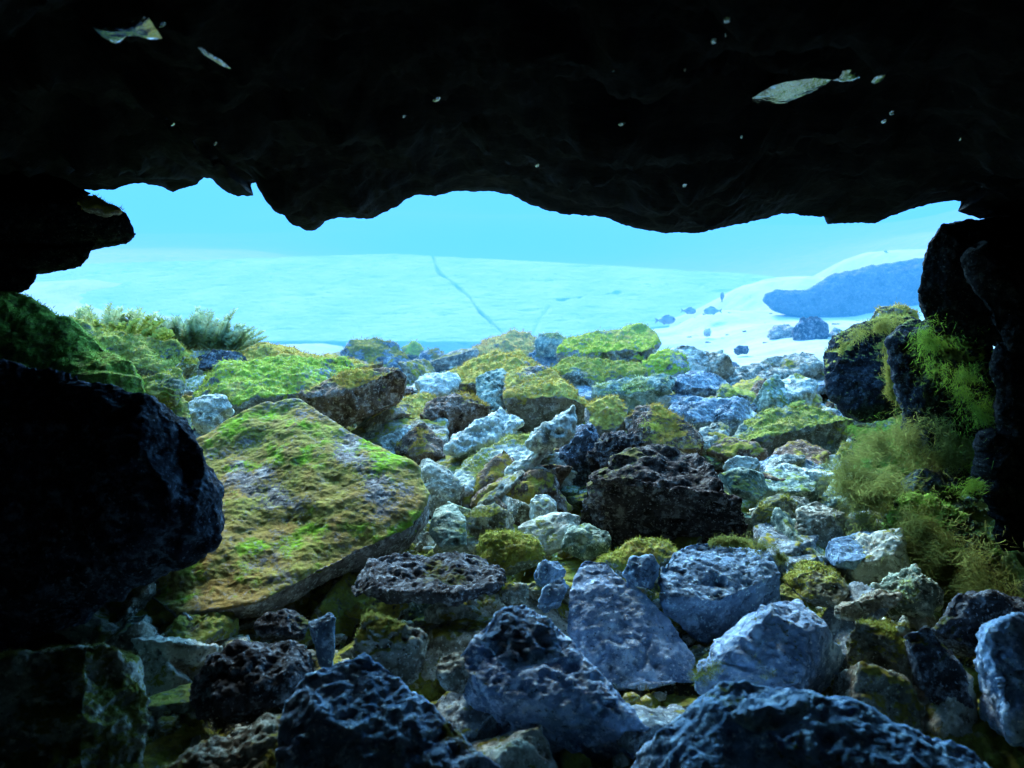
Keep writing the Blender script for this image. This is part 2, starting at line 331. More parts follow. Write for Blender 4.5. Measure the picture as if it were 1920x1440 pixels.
R('boulder', 'ochre boulder with a rusty brown lower face and white root marks', 'ochre', [948,720, 960,690, 1020,690, 1065,712, 1108,742, 1085,770, 1040,792, 970,790, 945,760],
  crest=[945,745, 990,728, 1060,735, 1105,744], Y=4.2, z=.05, tilt=2, moss=.62, mossn=.35)
R('stone', 'bright white rounded stone left of the large ochre dome', 'pale', [776,712, 800,698, 850,695, 866,712, 840,736, 790,736], Y=4.7, tilt=1.4, moss=.1)
R('rock', 'rusty brown rock with a pale rim in front of the white rounded stone', 'brown', [785,785, 800,755, 850,732, 892,735, 916,762, 928,800, 880,822, 800,822], crest=[785,790, 850,740, 900,745], Y=3.95, tilt=1.4, moss=.35)
R('rock', 'ochre furry slope of rock left of the rusty brown rock', 'ochre', [715,795, 750,745, 800,732, 830,742, 800,780, 770,812], Y=4.1, tilt=1.5, moss=.7)
R('stone', 'small brown cone-shaped stone below the rusty brown rock', 'brown', [740,840, 770,800, 795,788, 835,830, 840,855, 780,862], Y=3.6, tilt=.9, moss=.4)
# --- centre crags
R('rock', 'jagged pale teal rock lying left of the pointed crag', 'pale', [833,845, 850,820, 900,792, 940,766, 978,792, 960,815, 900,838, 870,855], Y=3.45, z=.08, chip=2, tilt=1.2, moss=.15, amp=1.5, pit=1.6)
R('rock', 'long pale green ramp-like slab in the centre of the rubble', 'pale', [835,885, 900,845, 960,815, 1012,812, 1040,832, 1000,870, 940,915, 905,935, 860,925], crest=[850,925, 905,918, 960,872, 1040,835], Y=3.1, z=.05, chip=2, tilt=1.5, moss=.42, under=.2, amp=.8)
R('rock', 'pale pointed crag jutting up to the right in the centre', 'pale', [985,832, 1035,795, 1074,757, 1083,772, 1080,812, 1045,832, 1000,842], Y=3.05, z=.2, chip=2, tilt=.6, moss=.1, amp=1.3, pit=1.5, more=[[935,918, 950,880, 1000,840, 1045,826, 1030,845, 985,880, 950,922]])
R('rock', 'shadowed black rock in the hollow right of the pointed crag', 'dark', [1040,870, 1070,800, 1110,782, 1128,810, 1120,870, 1080,900, 1045,900], Y=3.35, tilt=.4, moss=.1, amp=1.2)
R('stone', 'angular grey blade of stone at the right rim of the orange slab', 'grey', [776,868, 800,857, 845,880, 873,915, 850,935, 812,950, 800,905], Y=2.95, tilt=.9, moss=.15, amp=.7)
R('rock', 'orange-pink hump with rust patches right of the pointed crag', 'ochre', [1092,770, 1110,742, 1130,735, 1158,740, 1180,765, 1170,805, 1110,808], Y=3.75, tilt=1, moss=.6)
R('rock', 'purple-brown slanted rock with a bright green tuft', 'brown', [1165,800, 1178,758, 1235,757, 1290,795, 1325,825, 1300,852, 1230,842], Y=3.5, z=.05, tilt=1.3, moss=.5)
R('rock', 'cluster-like dark purple rock behind the large dark ledge', 'layer', [1105,850, 1130,808, 1165,800, 1205,830, 1185,862, 1130,878], Y=3.2, tilt=.8, moss=.2, amp=1.8, pit=1.5)
R('boulder', 'large dark layered boulder with a deep undercut in the centre right', 'layer',
  [1112,885, 1160,852, 1230,832, 1300,850, 1370,880, 1408,925, 1422,975, 1385,1005, 1250,1015, 1100,1035, 1060,1030, 1085,960],
  crest=[1108,900, 1180,892, 1300,912, 1405,935], Y=2.5, z=.05, tilt=2.0, under=1.1, thick=.7, moss=.25, amp=.8, pit=1.3, strata=.9, chip=4)
R('rock', 'smooth teal rock leaning on the right end of the dark layered boulder', 'teal', [1340,885, 1380,868, 1430,885, 1447,915, 1420,940, 1370,925], Y=2.75, z=.1, tilt=1, moss=.3, amp=.6)
R('rock', 'stumpy teal rock supporting the left foot of the dark layered boulder', 'teal', [1052,1030, 1068,985, 1110,980, 1150,1000, 1140,1035, 1090,1050], Y=2.35, tilt=.8, moss=.2)
# --- right mid field
R('rock', 'dark-blue rock with pale top on the edge of the sand', 'bgrey', [1250,735, 1265,705, 1320,695, 1362,705, 1380,738, 1330,752, 1270,750], crest=[1250,722, 1320,712, 1375,722], Y=5.0, tilt=2, moss=.1)
R('rock', 'long pale ridge bordering the white sand', 'grey', [1335,705, 1400,680, 1470,665, 1535,655, 1545,685, 1480,712, 1400,735, 1350,730], Y=5.4, tilt=1.6, moss=.15)
R('rock', 'blue twin-lobed rock in front of the pale ridge', 'bgrey', [1245,782, 1262,752, 1320,742, 1360,746, 1340,790, 1270,796], Y=4.1, tilt=1.3, moss=.1, more=[[1335,775, 1345,748, 1380,742, 1410,752, 1405,780, 1360,792]])
R('stone', 'flat pale shield-shaped stone before the black right boulder', 'pale', [1410,735, 1450,712, 1500,700, 1535,720, 1520,745, 1450,752], Y=4.6, tilt=1.8, moss=.12)
R('stone', 'grey stone pierced with a hole left of the mossy brown rock', 'grey', [1303,830, 1310,795, 1350,783, 1372,800, 1362,835, 1330,858], Y=3.6, tilt=.8, moss=.1, pit=2)
R('boulder', 'mossy brown and white boulder with a dark right side', 'moss', [1362,835, 1390,790, 1440,765, 1510,752, 1580,780, 1600,820, 1560,862, 1450,872, 1375,862],
  crest=[1362,845, 1440,830, 1500,795, 1600,790], Y=3.65, tilt=1.8, moss=.52, under=.2, thick=.9)
R('stone', 'small white-blue stone below the pierced grey stone', 'pale', [1355,875, 1375,850, 1415,850, 1430,868, 1405,888, 1370,888], Y=3.1, tilt=1, moss=.05)
R('stone', 'dark elongated stone lying over a bright white flat stone', 'grey', [1425,872, 1460,855, 1510,850, 1515,862, 1470,878, 1435,884], Y=3.2, z=.08, tilt=1, moss=.1)
R('stone', 'bright white flat stone under the dark elongated stone', 'pale', [1425,895, 1440,872, 1480,875, 1500,890, 1470,905, 1440,905], Y=3.1, tilt=1.5, moss=.0)
R('rock', 'round yellowish furry rock right of the dark layered boulder', 'moss', [1412,965, 1430,930, 1465,922, 1492,945, 1490,990, 1455,1010, 1425,1000], Y=2.6, tilt=.7, moss=.55)
R('rock', 'blue rounded rock with a dark cleft right of the round furry rock', 'grey', [1490,1000, 1495,955, 1530,935, 1580,955, 1590,1000, 1550,1028, 1505,1030], Y=2.5, tilt=.8, moss=.15)
R('stone', 'flat blue stone with an arrow-like right end', 'blue', [1540,1035, 1560,1005, 1640,992, 1682,1010, 1690,1026, 1640,1052, 1600,1070, 1560,1060], crest=[1540,1042, 1600,1052, 1690,1026], Y=2.3, z=.08, tilt=2, moss=.1, amp=.6)
R('stone', 'whitish knobbly stone above the flat blue stone', 'pale', [1580,985, 1595,960, 1630,952, 1650,970, 1640,995, 1600,1000], Y=2.55, tilt=.8, moss=.2)
R('rock', 'teal rock with a round pit half hidden by green filaments', 'teal', [1545,925, 1560,890, 1600,880, 1640,900, 1640,940, 1590,958, 1550,950], Y=2.9, tilt=.9, moss=.35, pit=1.6)
R('rock', 'mossy pale knob near the foot of the black right boulder', 'grey', [1560,865, 1575,830, 1610,825, 1640,845, 1640,875, 1600,890], Y=3.2, tilt=.8, moss=.45)
R('stone', 'small bluish-white stone peeping out of the green filaments', 'pale', [1645,865, 1660,838, 1685,842, 1690,865, 1665,880], Y=3.1, tilt=.7, moss=.1)
R('stone', 'black lump above the green filament drape', 'dark', [1690,900, 1720,875, 1770,885, 1785,915, 1740,935, 1700,925], Y=2.7, z=.2, tilt=.7, moss=.2)
# --- right edge
R('boulder', 'big black boulder with a yellow algae rim at the edge of the sand', 'rim', [1535,665, 1555,628, 1610,606, 1680,594, 1725,600, 1745,650, 1730,730, 1690,775, 1620,790, 1572,778, 1552,725], Y=3.4, z=.1, tilt=.35, moss=.42, mossn=.35, amp=.8, bulge=.15)
R('rock', 'tan rock topped with ochre algae resting behind the big black boulder', 'ochre', [1628,600, 1645,575, 1680,570, 1722,580, 1730,610, 1660,612], Y=3.7, z=.7, tilt=.8, moss=.55)
R('boulder', 'black boulder with hanging green algae inside the right wall', 'rim', [1675,640, 1700,598, 1760,590, 1870,600, 1905,760, 1890,900, 1780,870, 1700,800], Y=2.9, tilt=.2, moss=.3, mossn=0, amp=.9, thick=.7)
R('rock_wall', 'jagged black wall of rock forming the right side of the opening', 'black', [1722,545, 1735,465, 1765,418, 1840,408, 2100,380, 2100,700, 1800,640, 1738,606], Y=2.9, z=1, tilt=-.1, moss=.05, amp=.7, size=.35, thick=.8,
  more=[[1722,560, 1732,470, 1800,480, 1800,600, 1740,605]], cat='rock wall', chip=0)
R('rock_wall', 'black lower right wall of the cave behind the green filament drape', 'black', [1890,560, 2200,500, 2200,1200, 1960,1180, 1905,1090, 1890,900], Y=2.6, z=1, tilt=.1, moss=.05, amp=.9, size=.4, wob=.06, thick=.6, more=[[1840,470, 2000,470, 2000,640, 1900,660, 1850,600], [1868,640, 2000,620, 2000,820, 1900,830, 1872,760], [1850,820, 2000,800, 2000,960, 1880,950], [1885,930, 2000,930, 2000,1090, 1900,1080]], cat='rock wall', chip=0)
R('rock', 'dark humped rock at the right edge above the blocky blue rock', 'dark', [1740,1180, 1790,1110, 1850,1095, 1960,1120, 2000,1180, 1900,1230, 1780,1230], Y=1.75, z=.1, tilt=.6, moss=.15)
R('boulder', 'blocky blue rock cut off by the right edge of the picture', 'bright', [1825,1250, 1835,1170, 1900,1150, 2050,1160, 2080,1400, 1900,1400, 1840,1340], Y=1.5, z=.05, tilt=.5, moss=.1, amp=1.1)
R('rock', 'mossy upright rock between the lit blue wedge and the right edge rocks', 'moss', [1585,1200, 1610,1155, 1660,1150, 1700,1200, 1720,1290, 1690,1340, 1620,1320, 1590,1270], Y=1.65, tilt=.7, moss=.55)
R('rock', 'narrow dark tilted rock beside the mossy upright rock', 'dark', [1690,1190, 1740,1170, 1800,1240, 1830,1340, 1780,1350, 1720,1290], Y=1.6, tilt=.5, moss=.25)
R('stone', 'long log-like stone with a lit pale top at right', 'grey', [1555,1150, 1580,1125, 1650,1105, 1690,1112, 1680,1135, 1600,1160], Y=1.95, z=.08, tilt=1, moss=.25)
R('rock', 'pale green crumpled rock under the trailing end of the filaments', 'teal', [1630,1110, 1660,1075, 1710,1060, 1760,1090, 1770,1130, 1720,1160, 1660,1150], Y=2.0, tilt=.8, moss=.35, amp=1.4)
R('rock', 'algae-clad dim rock under the feathery growth right of the pale knob', 'dgreen', [1590,830, 1640,800, 1720,805, 1790,840, 1820,900, 1760,940, 1660,920, 1600,880], Y=2.95, tilt=1.0, moss=.7, amp=1.2)
R('rock', 'low green-coated rock beneath the middle of the long filament drape', 'dgreen', [1640,960, 1700,930, 1800,960, 1880,1040, 1850,1100, 1760,1090, 1680,1040], Y=2.3, tilt=1.0, moss=.7, amp=1.2)
# --- foreground
R('boulder', 'square blue-topped boulder with a black front in the right foreground', 'blue', [1240,1062, 1262,1032, 1310,1012, 1440,1032, 1463,1085, 1455,1135, 1385,1195, 1300,1235, 1250,1180],
  crest=[1240,1108, 1300,1110, 1370,1092, 1450,1052], Y=1.95, z=.1, tilt=1.9, under=.25, moss=.28, mossn=.75, amp=.7, thick=.8)
R('boulder', 'large blue teardrop-shaped slab leaning in the centre foreground', 'bright', [1068,1180, 1075,1080, 1092,1048, 1135,1052, 1195,1100, 1260,1165, 1306,1230, 1302,1295, 1215,1348, 1140,1310, 1095,1250], Y=1.72, tilt=1.0, thick=.6, bulge=.06, moss=.2, amp=.55, pit=.8)
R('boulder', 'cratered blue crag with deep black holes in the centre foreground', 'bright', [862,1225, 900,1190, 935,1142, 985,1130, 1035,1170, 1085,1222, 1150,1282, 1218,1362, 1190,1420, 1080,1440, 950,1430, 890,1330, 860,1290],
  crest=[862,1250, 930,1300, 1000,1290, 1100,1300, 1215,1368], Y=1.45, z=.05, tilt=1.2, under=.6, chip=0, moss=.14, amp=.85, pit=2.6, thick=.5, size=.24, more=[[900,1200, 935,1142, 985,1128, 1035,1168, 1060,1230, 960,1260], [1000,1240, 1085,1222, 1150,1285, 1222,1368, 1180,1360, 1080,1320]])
R('boulder', 'lit blue wedge-shaped boulder with a sharp shadowed right side', 'bright', [1302,1262, 1350,1172, 1420,1132, 1500,1108, 1560,1150, 1592,1212, 1588,1285, 1500,1310, 1400,1315, 1300,1300],
  crest=[1300,1290, 1400,1296, 1505,1280, 1520,1130], Y=1.62, z=.05, tilt=.9, under=1.2, moss=.25, amp=.65)
R('boulder', 'huge knobbly blue boulder filling the bottom right corner', 'bright', [1150,1450, 1230,1372, 1300,1312, 1350,1280, 1480,1275, 1560,1312, 1700,1372, 1820,1405, 1950,1520, 1150,1560], Y=1.15, z=.1, tilt=1.1, moss=.15, amp=.9, pit=1.6, thick=.6, size=.3,
  more=[[1370,1340, 1400,1290, 1470,1270, 1520,1300, 1500,1350, 1420,1370]])
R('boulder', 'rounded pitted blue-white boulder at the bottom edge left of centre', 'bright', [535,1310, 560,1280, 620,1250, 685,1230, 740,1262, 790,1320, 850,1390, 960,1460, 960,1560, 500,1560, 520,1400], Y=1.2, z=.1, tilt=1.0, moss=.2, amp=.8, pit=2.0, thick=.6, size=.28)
R('rock', 'brownish gritty rock under the left flank of the pitted blue-white boulder', 'grey', [300,1440, 400,1380, 500,1345, 580,1330, 620,1400, 600,1540, 280,1540], Y=1.25, tilt=1.2, moss=.4, amp=1.1)
R('rock', 'dark rough rock with silvery ripples in the lower left shadow', 'dark', [342,1295, 400,1232, 480,1200, 590,1200, 610,1240, 560,1300, 460,1345, 370,1345], Y=1.5, z=.05, tilt=1.2, moss=.05, amp=1.2, pit=1.6)
R('boulder', 'dim green and grey gritty boulder in the bottom left corner', 'pale', [-100,1260, 0,1235, 100,1205, 200,1200, 255,1238, 285,1320, 280,1440, 260,1560, -100,1560], Y=1.3, tilt=.8, moss=.45, amp=1.0, pit=1.4)
R('stone', 'upright post-like stone with a lit blue cap under the orange slab', 'blue', [575,1155, 612,1138, 628,1150, 628,1210, 622,1265, 600,1255, 588,1195], Y=1.7, tilt=.3, moss=.1, amp=.7)
R('stone', 'low ledge stone with a thin blue lit edge left of the post-like stone', 'dark', [470,1170, 500,1150, 545,1140, 585,1160, 570,1195, 490,1200], Y=1.8, tilt=1, moss=.3)
R('boulder', 'flat dark plate of rock with ragged lit rims in the lower centre', 'dark', [640,1090, 700,1050, 770,1036, 860,1028, 920,1050, 968,1085, 940,1105, 850,1130, 790,1125, 660,1120], crest=[640,1100, 700,1100, 790,1114, 850,1118, 968,1088], Y=1.95, z=.12, tilt=2.2, under=.8, moss=.25, amp=1.1, pit=1.4, thick=.5)
R('rock', 'boxy mossy rock with a black hollow between the slab and the cratered crag', 'grey', [652,1190, 680,1150, 740,1165, 803,1185, 803,1235, 780,1285, 720,1275, 660,1240], Y=1.6, tilt=.6, moss=.42, amp=1.3, pit=1.6)
R('rock', 'furry olive rock right of the flat dark plate', 'moss', [880,1050, 900,1005, 960,992, 1015,1010, 1022,1050, 970,1075, 910,1075], Y=2.25, tilt=.9, moss=.65, fz=1.5)
R('rock', 'smooth blue-white rock left of the dark layered boulder', 'pale', [970,990, 1000,968, 1050,955, 1085,950, 1088,985, 1062,1025, 1020,1045, 985,1020], Y=2.4, tilt=1.1, moss=.2, amp=.6)
R('stone', 'small white stone above the smooth blue-white rock', 'pale', [990,945, 1005,926, 1035,925, 1045,945, 1025,965, 1000,962], Y=2.75, tilt=1, moss=.15)
R('stone', 'flat green-tinted stone right beside the tip of the orange slab', 'teal', [802,1000, 815,950, 848,938, 872,965, 878,1022, 830,1035], Y=2.35, tilt=1.1, moss=.45, amp=.5)
R('stone', 'whitish crusty stone above the furry olive rock', 'grey', [870,965, 900,945, 950,948, 965,975, 920,995, 880,990], Y=2.6, tilt=1, moss=.45)
R('stone', 'small pointed blue stone above the cratered crag', 'blue', [1000,1085, 1010,1052, 1045,1048, 1062,1070, 1045,1098, 1010,1100], Y=2.1, tilt=.7, moss=.2)
R('stone', 'slanted blue stone left of the teardrop slab', 'blue', [1008,1135, 1020,1100, 1055,1078, 1068,1095, 1050,1130, 1020,1145], Y=1.95, tilt=.7, moss=.25)
R('rock', 'algae-carpeted ochre rock between the dark layered boulder and the teardrop slab', 'moss', [1100,1065, 1140,1030, 1200,1008, 1260,1010, 1272,1040, 1210,1075, 1130,1080], Y=2.15, tilt=1.3, moss=.72, fz=1.5)
R('stone', 'curved blue stone peeking from the algae next to the square boulder', 'blue', [1165,1075, 1180,1045, 1225,1040, 1240,1060, 1225,1100, 1180,1098], Y=2.0, tilt=.8, moss=.2)
R('stone', 'little olive stone at the foot of the furry olive rock', 'moss', [930,1110, 950,1092, 990,1095, 995,1130, 950,1135], Y=2.0, tilt=.8, moss=.4)
R('rock', 'green crusted rock filling the gap above the blue wedge', 'moss', [1465,1080, 1500,1045, 1560,1060, 1600,1100, 1570,1140, 1500,1120], Y=2.0, tilt=1.3, moss=.5)
R('stone', 'broken grey stone left of the cratered crag', 'grey', [815,1260, 830,1230, 870,1215, 880,1260, 870,1300, 830,1290], Y=1.55, tilt=.8, moss=.2)
# --- stones on the sand
R('rock', 'round dark rock sitting alone on the white sand', 'dark', [1483,625, 1500,598, 1530,590, 1552,605, 1555,632, 1520,645, 1490,640], z=-.03, chip=1, tilt=.8, moss=.2, fz=.3)
R('rock', 'low crumbly grey rock left of the round dark rock on the sand', 'grey', [1440,628, 1452,608, 1480,604, 1492,620, 1480,636, 1450,636], z=-.03, chip=1, tilt=1, moss=.2, amp=1.6)
R('stone', 'grey pebbly stone right of the round dark rock on the sand', 'grey', [1552,628, 1562,612, 1580,618, 1584,634, 1560,640], z=-.03, chip=1, tilt=1, moss=.2)
R('stone', 'small white stone on the sand near the fish', 'pale', [1318,625, 1322,613, 1332,613, 1334,626], z=-.08, tilt=.8, moss=0, cat='stone')
R('stone', 'small dark stone on the sand below the fish', 'dark', [1375,654, 1384,648, 1402,648, 1404,657, 1380,659], z=-.03, chip=1, tilt=1, moss=.1)
R('stone', 'flat grey stone half sunk in the sand beside the lime-topped boulder', 'grey', [1278,660, 1290,652, 1306,654, 1304,664, 1284,666], z=-.03, chip=1, tilt=1, moss=.1)

# --- far things seen through the hazy water
CR = {}
def crack(co, nr):
    u, v = proj(co)
    def dist(pl):
        d = np.full(len(u), 1e9)
        for (x0, y0), (x1, y1) in zip(pl, pl[1:]):
            L = (x1 - x0) ** 2 + (y1 - y0) ** 2; t = np.clip(((u - x0) * (x1 - x0) + (v - y0) * (y1 - y0)) / L, 0, 1)
            d = np.minimum(d, np.hypot(u - x0 - t * (x1 - x0), (v - y0 - t * (y1 - y0)) * 1.2))
        return d
    wob = fbm(np.stack([u, v, u * 0], 1) / 30., 3) * 6
    g = np.exp(-((dist([(812, 482), (822, 510), (850, 530), (880, 556), (900, 585), (942, 622)]) + wob * .4) / 2.0) ** 2) * .08
    g += np.exp(-((dist([(1030, 575), (1012, 600), (1000, 625)])) / 3.5) ** 2) * .03
    g *= .6 + .5 * np.clip(pn(np.stack([u, v, u * 0], 1) / 18.) + .4, 0, 1)
    g += np.exp(-((dist([(1045, 562), (1100, 556), (1165, 548)]) + wob) / 2) ** 2) * .05
    CR['g'] = g; co = co.copy(); co[:, 2] -= g * .7; co[:, 1] += g * .9
    u2 = np.stack([u / 60, v / 9, u * 0], 1)
    co[:, 2] -= np.clip(pn(u2 + 3) - .3, 0, 1) * .05
    return co
def onplane(px, py, dz=0):
    d = P(px, py, 1.0) - Vector((0, 0, CZ)); k = .216
    t = (-.73 - k * 12.5 - CZ) / (d.z - k * d.y); q = Vector((0, 0, CZ)) + d * t; q.z += dz; return q
so_ = [(-500,640),(-500,530),(0,500),(300,490),(520,486),(640,484),(740,475),(830,483),(1000,492),(1200,503),(1400,512),(1560,530),(1480,590),(1160,603),(1060,622),(960,640),(870,640),(700,634),(600,622),(0,640)]
V, Fc = hull([onplane(a, b_) for a, b_ in so_] + [onplane(a, b_, -.05) + Vector((0, .1, -1.2)) for a, b_ in so_])
co, fa, nr, mo, cav = shape_rock(V, Fc, 12.5, amp=.05, pit=.6, chip=0, moss=0, vox=.85, size=5, groove=crack)
u_, v_ = proj(co); cav = 1 - np.clip(CR['g'] * 9, 0, 1)
pm, pnt, pout = newmat('pale_sunken_limestone'); v = coords(pnt)
c = mixc(pnt, ramp(pnt, noise(pnt, v, .9, 8, .7), .30, .75), (.22, .42, .44), (.36, .56, .55))
mp = nn(pnt, 'ShaderNodeMapping'); mp.inputs['Scale'].default_value = (1, 1.4, 3); pnt.links.new(v, mp.inputs[0])
c = mixc(pnt, ramp(pnt, noise(pnt, mp.outputs[0], 3.2, 8, .75), .56, .66), c, (.16, .36, .42)); ca = nn(pnt, 'ShaderNodeAttribute', attribute_name='cav'); c = mixc(pnt, ramp(pnt, ca.outputs['Fac'], .9, .2), c, (.16, .36, .40))
b = nn(pnt, 'ShaderNodeBsdfDiffuse'); pnt.links.new(c, b.inputs[0]); bp = nn(pnt, 'ShaderNodeBump'); bp.inputs['Distance'].default_value = .12; bp.inputs['Strength'].default_value = .7
pnt.links.new(noise(pnt, mp.outputs[0], 3, 7, .7), bp.inputs['Height']); pnt.links.new(bp.outputs[0], b.inputs['Normal']); pnt.links.new(b.outputs[0], pout.inputs[0])
o = mesh_obj('boulder', co, fa, pm, attrs={'cav': cav}); tag(o, 'vast pale cracked slab lying in the hazy water beyond the rubble', 'boulder')
o = R('boulder', 'long hazy blue outcrop rising from the white sand behind the right boulder', 'far', [1570,560, 1600,505, 1640,494, 1700,486, 1780,474, 1900,476, 1900,600, 1700,600, 1600,600], Y=9.6, tilt=.5, moss=.0, thick=.4, amp=.45, vox=1.4, size=1.3, chip=0,
  more=[[1428,564, 1434,550, 1450,544, 1500,545, 1560,540, 1600,540, 1600,600, 1500,594, 1446,580], [1490,560, 1520,538, 1545,528, 1562,512, 1600,503, 1650,492, 1660,600, 1540,600]])

# ================================================================== CAVE SHELL
lip = [(-500,330),(0,345),(120,352),(175,358),(215,356),(240,346),(268,343),(300,350),(325,360),(350,352),(370,346),(382,332),(398,336),(410,342),(414,352),(428,362),(445,368),(476,367),(470,352),(472,344),(486,342),(498,331),(505,340),(506,357),(525,372),(530,380),(545,392),(556,408),(565,424),(575,433),(588,433),(602,425),(613,410),(640,408),(700,411),(716,400),(745,388),(764,372),(785,365),(822,368),(850,359),(920,359),(960,366),(990,382),(1030,396),(1080,398),(1140,406),(1165,420),(1200,430),(1240,437),(1310,437),(1350,428),(1400,418),(1440,409),(1465,401),(1490,401),(1510,406),(1545,407),(1550,421),(1600,418),(1640,419),(1690,398),(1740,383),(1790,376),(1802,378),(1795,397),(1838,411),(1930,404),(2500,380)]
def loft():
    L = []; d = [0]
    for a, b_ in zip(lip, lip[1:]): d.append(d[-1] + math.hypot(b_[0] - a[0], b_[1] - a[1]))
    d = np.array(d); n = 900; t = np.concatenate([np.linspace(0, 480, 40)[:-1], np.linspace(480, d[-1] - 560, n), np.linspace(d[-1] - 560, d[-1], 40)[1:]])
    lx = np.interp(t, d, [p[0] for p in lip]); ly = np.interp(t, d, [p[1] for p in lip])
    q = np.stack([lx / 13, ly / 13, lx * 0], 1); lx = lx + fbm(q, 3) * 1.6; ly = ly + fbm(q + 40, 3) * 2.0
    Yl = 3.0 + fbm(np.stack([lx / 400, lx * 0, lx * 0 + 4.2], 1), 2) * .22
    base = np.array([P(a, b_, c) for a, b_, c in zip(lx, ly, Yl)])
    prof = [(-1.6, 2.6), (-1.1, 1.4), (-.6, .65), (-.22, .22), (-.04, .05), (0, 0), (-.10, .015), (-.3, .05), (-.6, .10), (-1.0, .18), (-1.5, .3), (-2.2, .45), (-3.0, .6), (-4.2, .8), (-5.5, .9), (-7, 1.0)]
    sp_ = np.concatenate([np.linspace(0, 4, 25)[:-1], np.linspace(4, 9, 60)[:-1], np.linspace(9, 12, 70)[:-1], np.linspace(12, 15, 40)])
    pi = np.arange(len(prof)); dy = np.interp(sp_, pi, [p[0] for p in prof]); dz = np.interp(sp_, pi, [p[1] for p in prof])
    m = len(sp_); N = len(lx); co = np.zeros((m, N, 3)); mz = 1.10
    for j in range(m):
        k = min(1, abs(dy[j]) / .9) if sp_[j] > 5 else min(1, dz[j] / .6); k = k * k * (3 - 2 * k)
        co[j, :, 0] = base[:, 0]; co[j, :, 1] = base[:, 1] * (1 - k) + 3.0 * k + dy[j]; co[j, :, 2] = base[:, 2] * (1 - k) + mz * k + dz[j]
    w = np.clip(np.abs(sp_ - 5) / 3.0, 0, 1)[:, None] * np.ones((1, N)); c = co.reshape(-1, 3); w = w.ravel()
    nz = (fbm(c * 1.6 + 9, 4) * .16 + (ridge(c * 3.5 + 3, 4) - .4) * .10 + worley(c * 6) * .05 + fbm(c * 14, 3) * .018)
    c[:, 2] += nz * w; c[:, 1] += fbm(c * 3 + 70, 3) * .04 * w
    f = np.arange(m * N).reshape(m, N); fa = np.stack([f[:-1, :-1], f[1:, :-1], f[1:, 1:], f[:-1, 1:]], -1).reshape(-1, 4)
    return c, fa
cc, cf = loft(); nr = normals(cc, cf)
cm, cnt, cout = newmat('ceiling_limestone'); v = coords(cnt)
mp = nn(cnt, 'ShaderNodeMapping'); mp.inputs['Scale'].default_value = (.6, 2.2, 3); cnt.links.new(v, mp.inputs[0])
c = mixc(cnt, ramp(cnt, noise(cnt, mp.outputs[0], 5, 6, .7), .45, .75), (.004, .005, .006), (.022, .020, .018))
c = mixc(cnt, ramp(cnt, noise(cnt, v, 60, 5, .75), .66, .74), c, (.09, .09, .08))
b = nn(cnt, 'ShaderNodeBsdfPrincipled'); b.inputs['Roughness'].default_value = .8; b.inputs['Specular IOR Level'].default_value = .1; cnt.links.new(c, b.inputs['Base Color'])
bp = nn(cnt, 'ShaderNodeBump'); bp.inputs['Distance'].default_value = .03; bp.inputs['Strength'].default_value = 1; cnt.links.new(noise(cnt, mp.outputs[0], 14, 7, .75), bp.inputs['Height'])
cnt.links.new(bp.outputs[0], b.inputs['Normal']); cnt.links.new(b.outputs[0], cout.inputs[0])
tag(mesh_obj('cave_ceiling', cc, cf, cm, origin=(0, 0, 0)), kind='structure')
ceil_bvh = BVHTree.FromPolygons([tuple(p) for p in cc], [tuple(int(i) for i in f) for f in cf])

def wall_sheet():
    pr = [(-14, 4.4), (-4.5, 4.0), (-2.8, 3.6), (-2.2, 3.1), (-2.1, 2.4), (-2.3, 1.5), (-2.4, 0), (-1.8, -2.5), (0, -3.2), (1.8, -2.5), (2.3, 0), (2.1, 1.5), (1.95, 2.5), (2.0, 3.1), (2.6, 3.6), (4.5, 4.0), (14, 4.4)]
    t = np.linspace(0, len(pr) - 1, 420); x = np.interp(t, range(len(pr)), [p[0] for p in pr]); y = np.interp(t, range(len(pr)), [p[1] for p in pr])
    z = np.linspace(-1.5, 3.4, 120); X, Z = np.meshgrid(x, z); Yv, _ = np.meshgrid(y, z)
    c = np.stack([X.ravel(), Yv.ravel(), Z.ravel()], 1); n = len(x); m = len(z)
    f = np.arange(m * n).reshape(m, n); fa = np.stack([f[:-1, :-1], f[:-1, 1:], f[1:, 1:], f[1:, :-1]], -1).reshape(-1, 4)
    nr = normals(c, fa); c = c + nr * (fbm(c * 1.5, 4) * .15)[:, None]; return c, fa
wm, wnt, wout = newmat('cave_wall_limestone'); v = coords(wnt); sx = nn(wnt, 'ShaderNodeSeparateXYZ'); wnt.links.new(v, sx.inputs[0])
c = mixc(wnt, ramp(wnt, noise(wnt, v, 4, 6, .7), .35, .65), (.38, .40, .42), (.60, .62, .62)); c = mixc(wnt, ramp(wnt, sx.outputs[1], .6, 1.4), c, (.012, .014, .016))  # unseen rear wall made pale to bounce fill light onto the rocks
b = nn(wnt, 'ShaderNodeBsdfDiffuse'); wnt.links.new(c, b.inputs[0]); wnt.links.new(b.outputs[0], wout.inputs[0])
wc, wf = wall_sheet(); tag(mesh_obj('cave_wall', wc, wf, wm, origin=(0, 0, 0)), kind='structure')

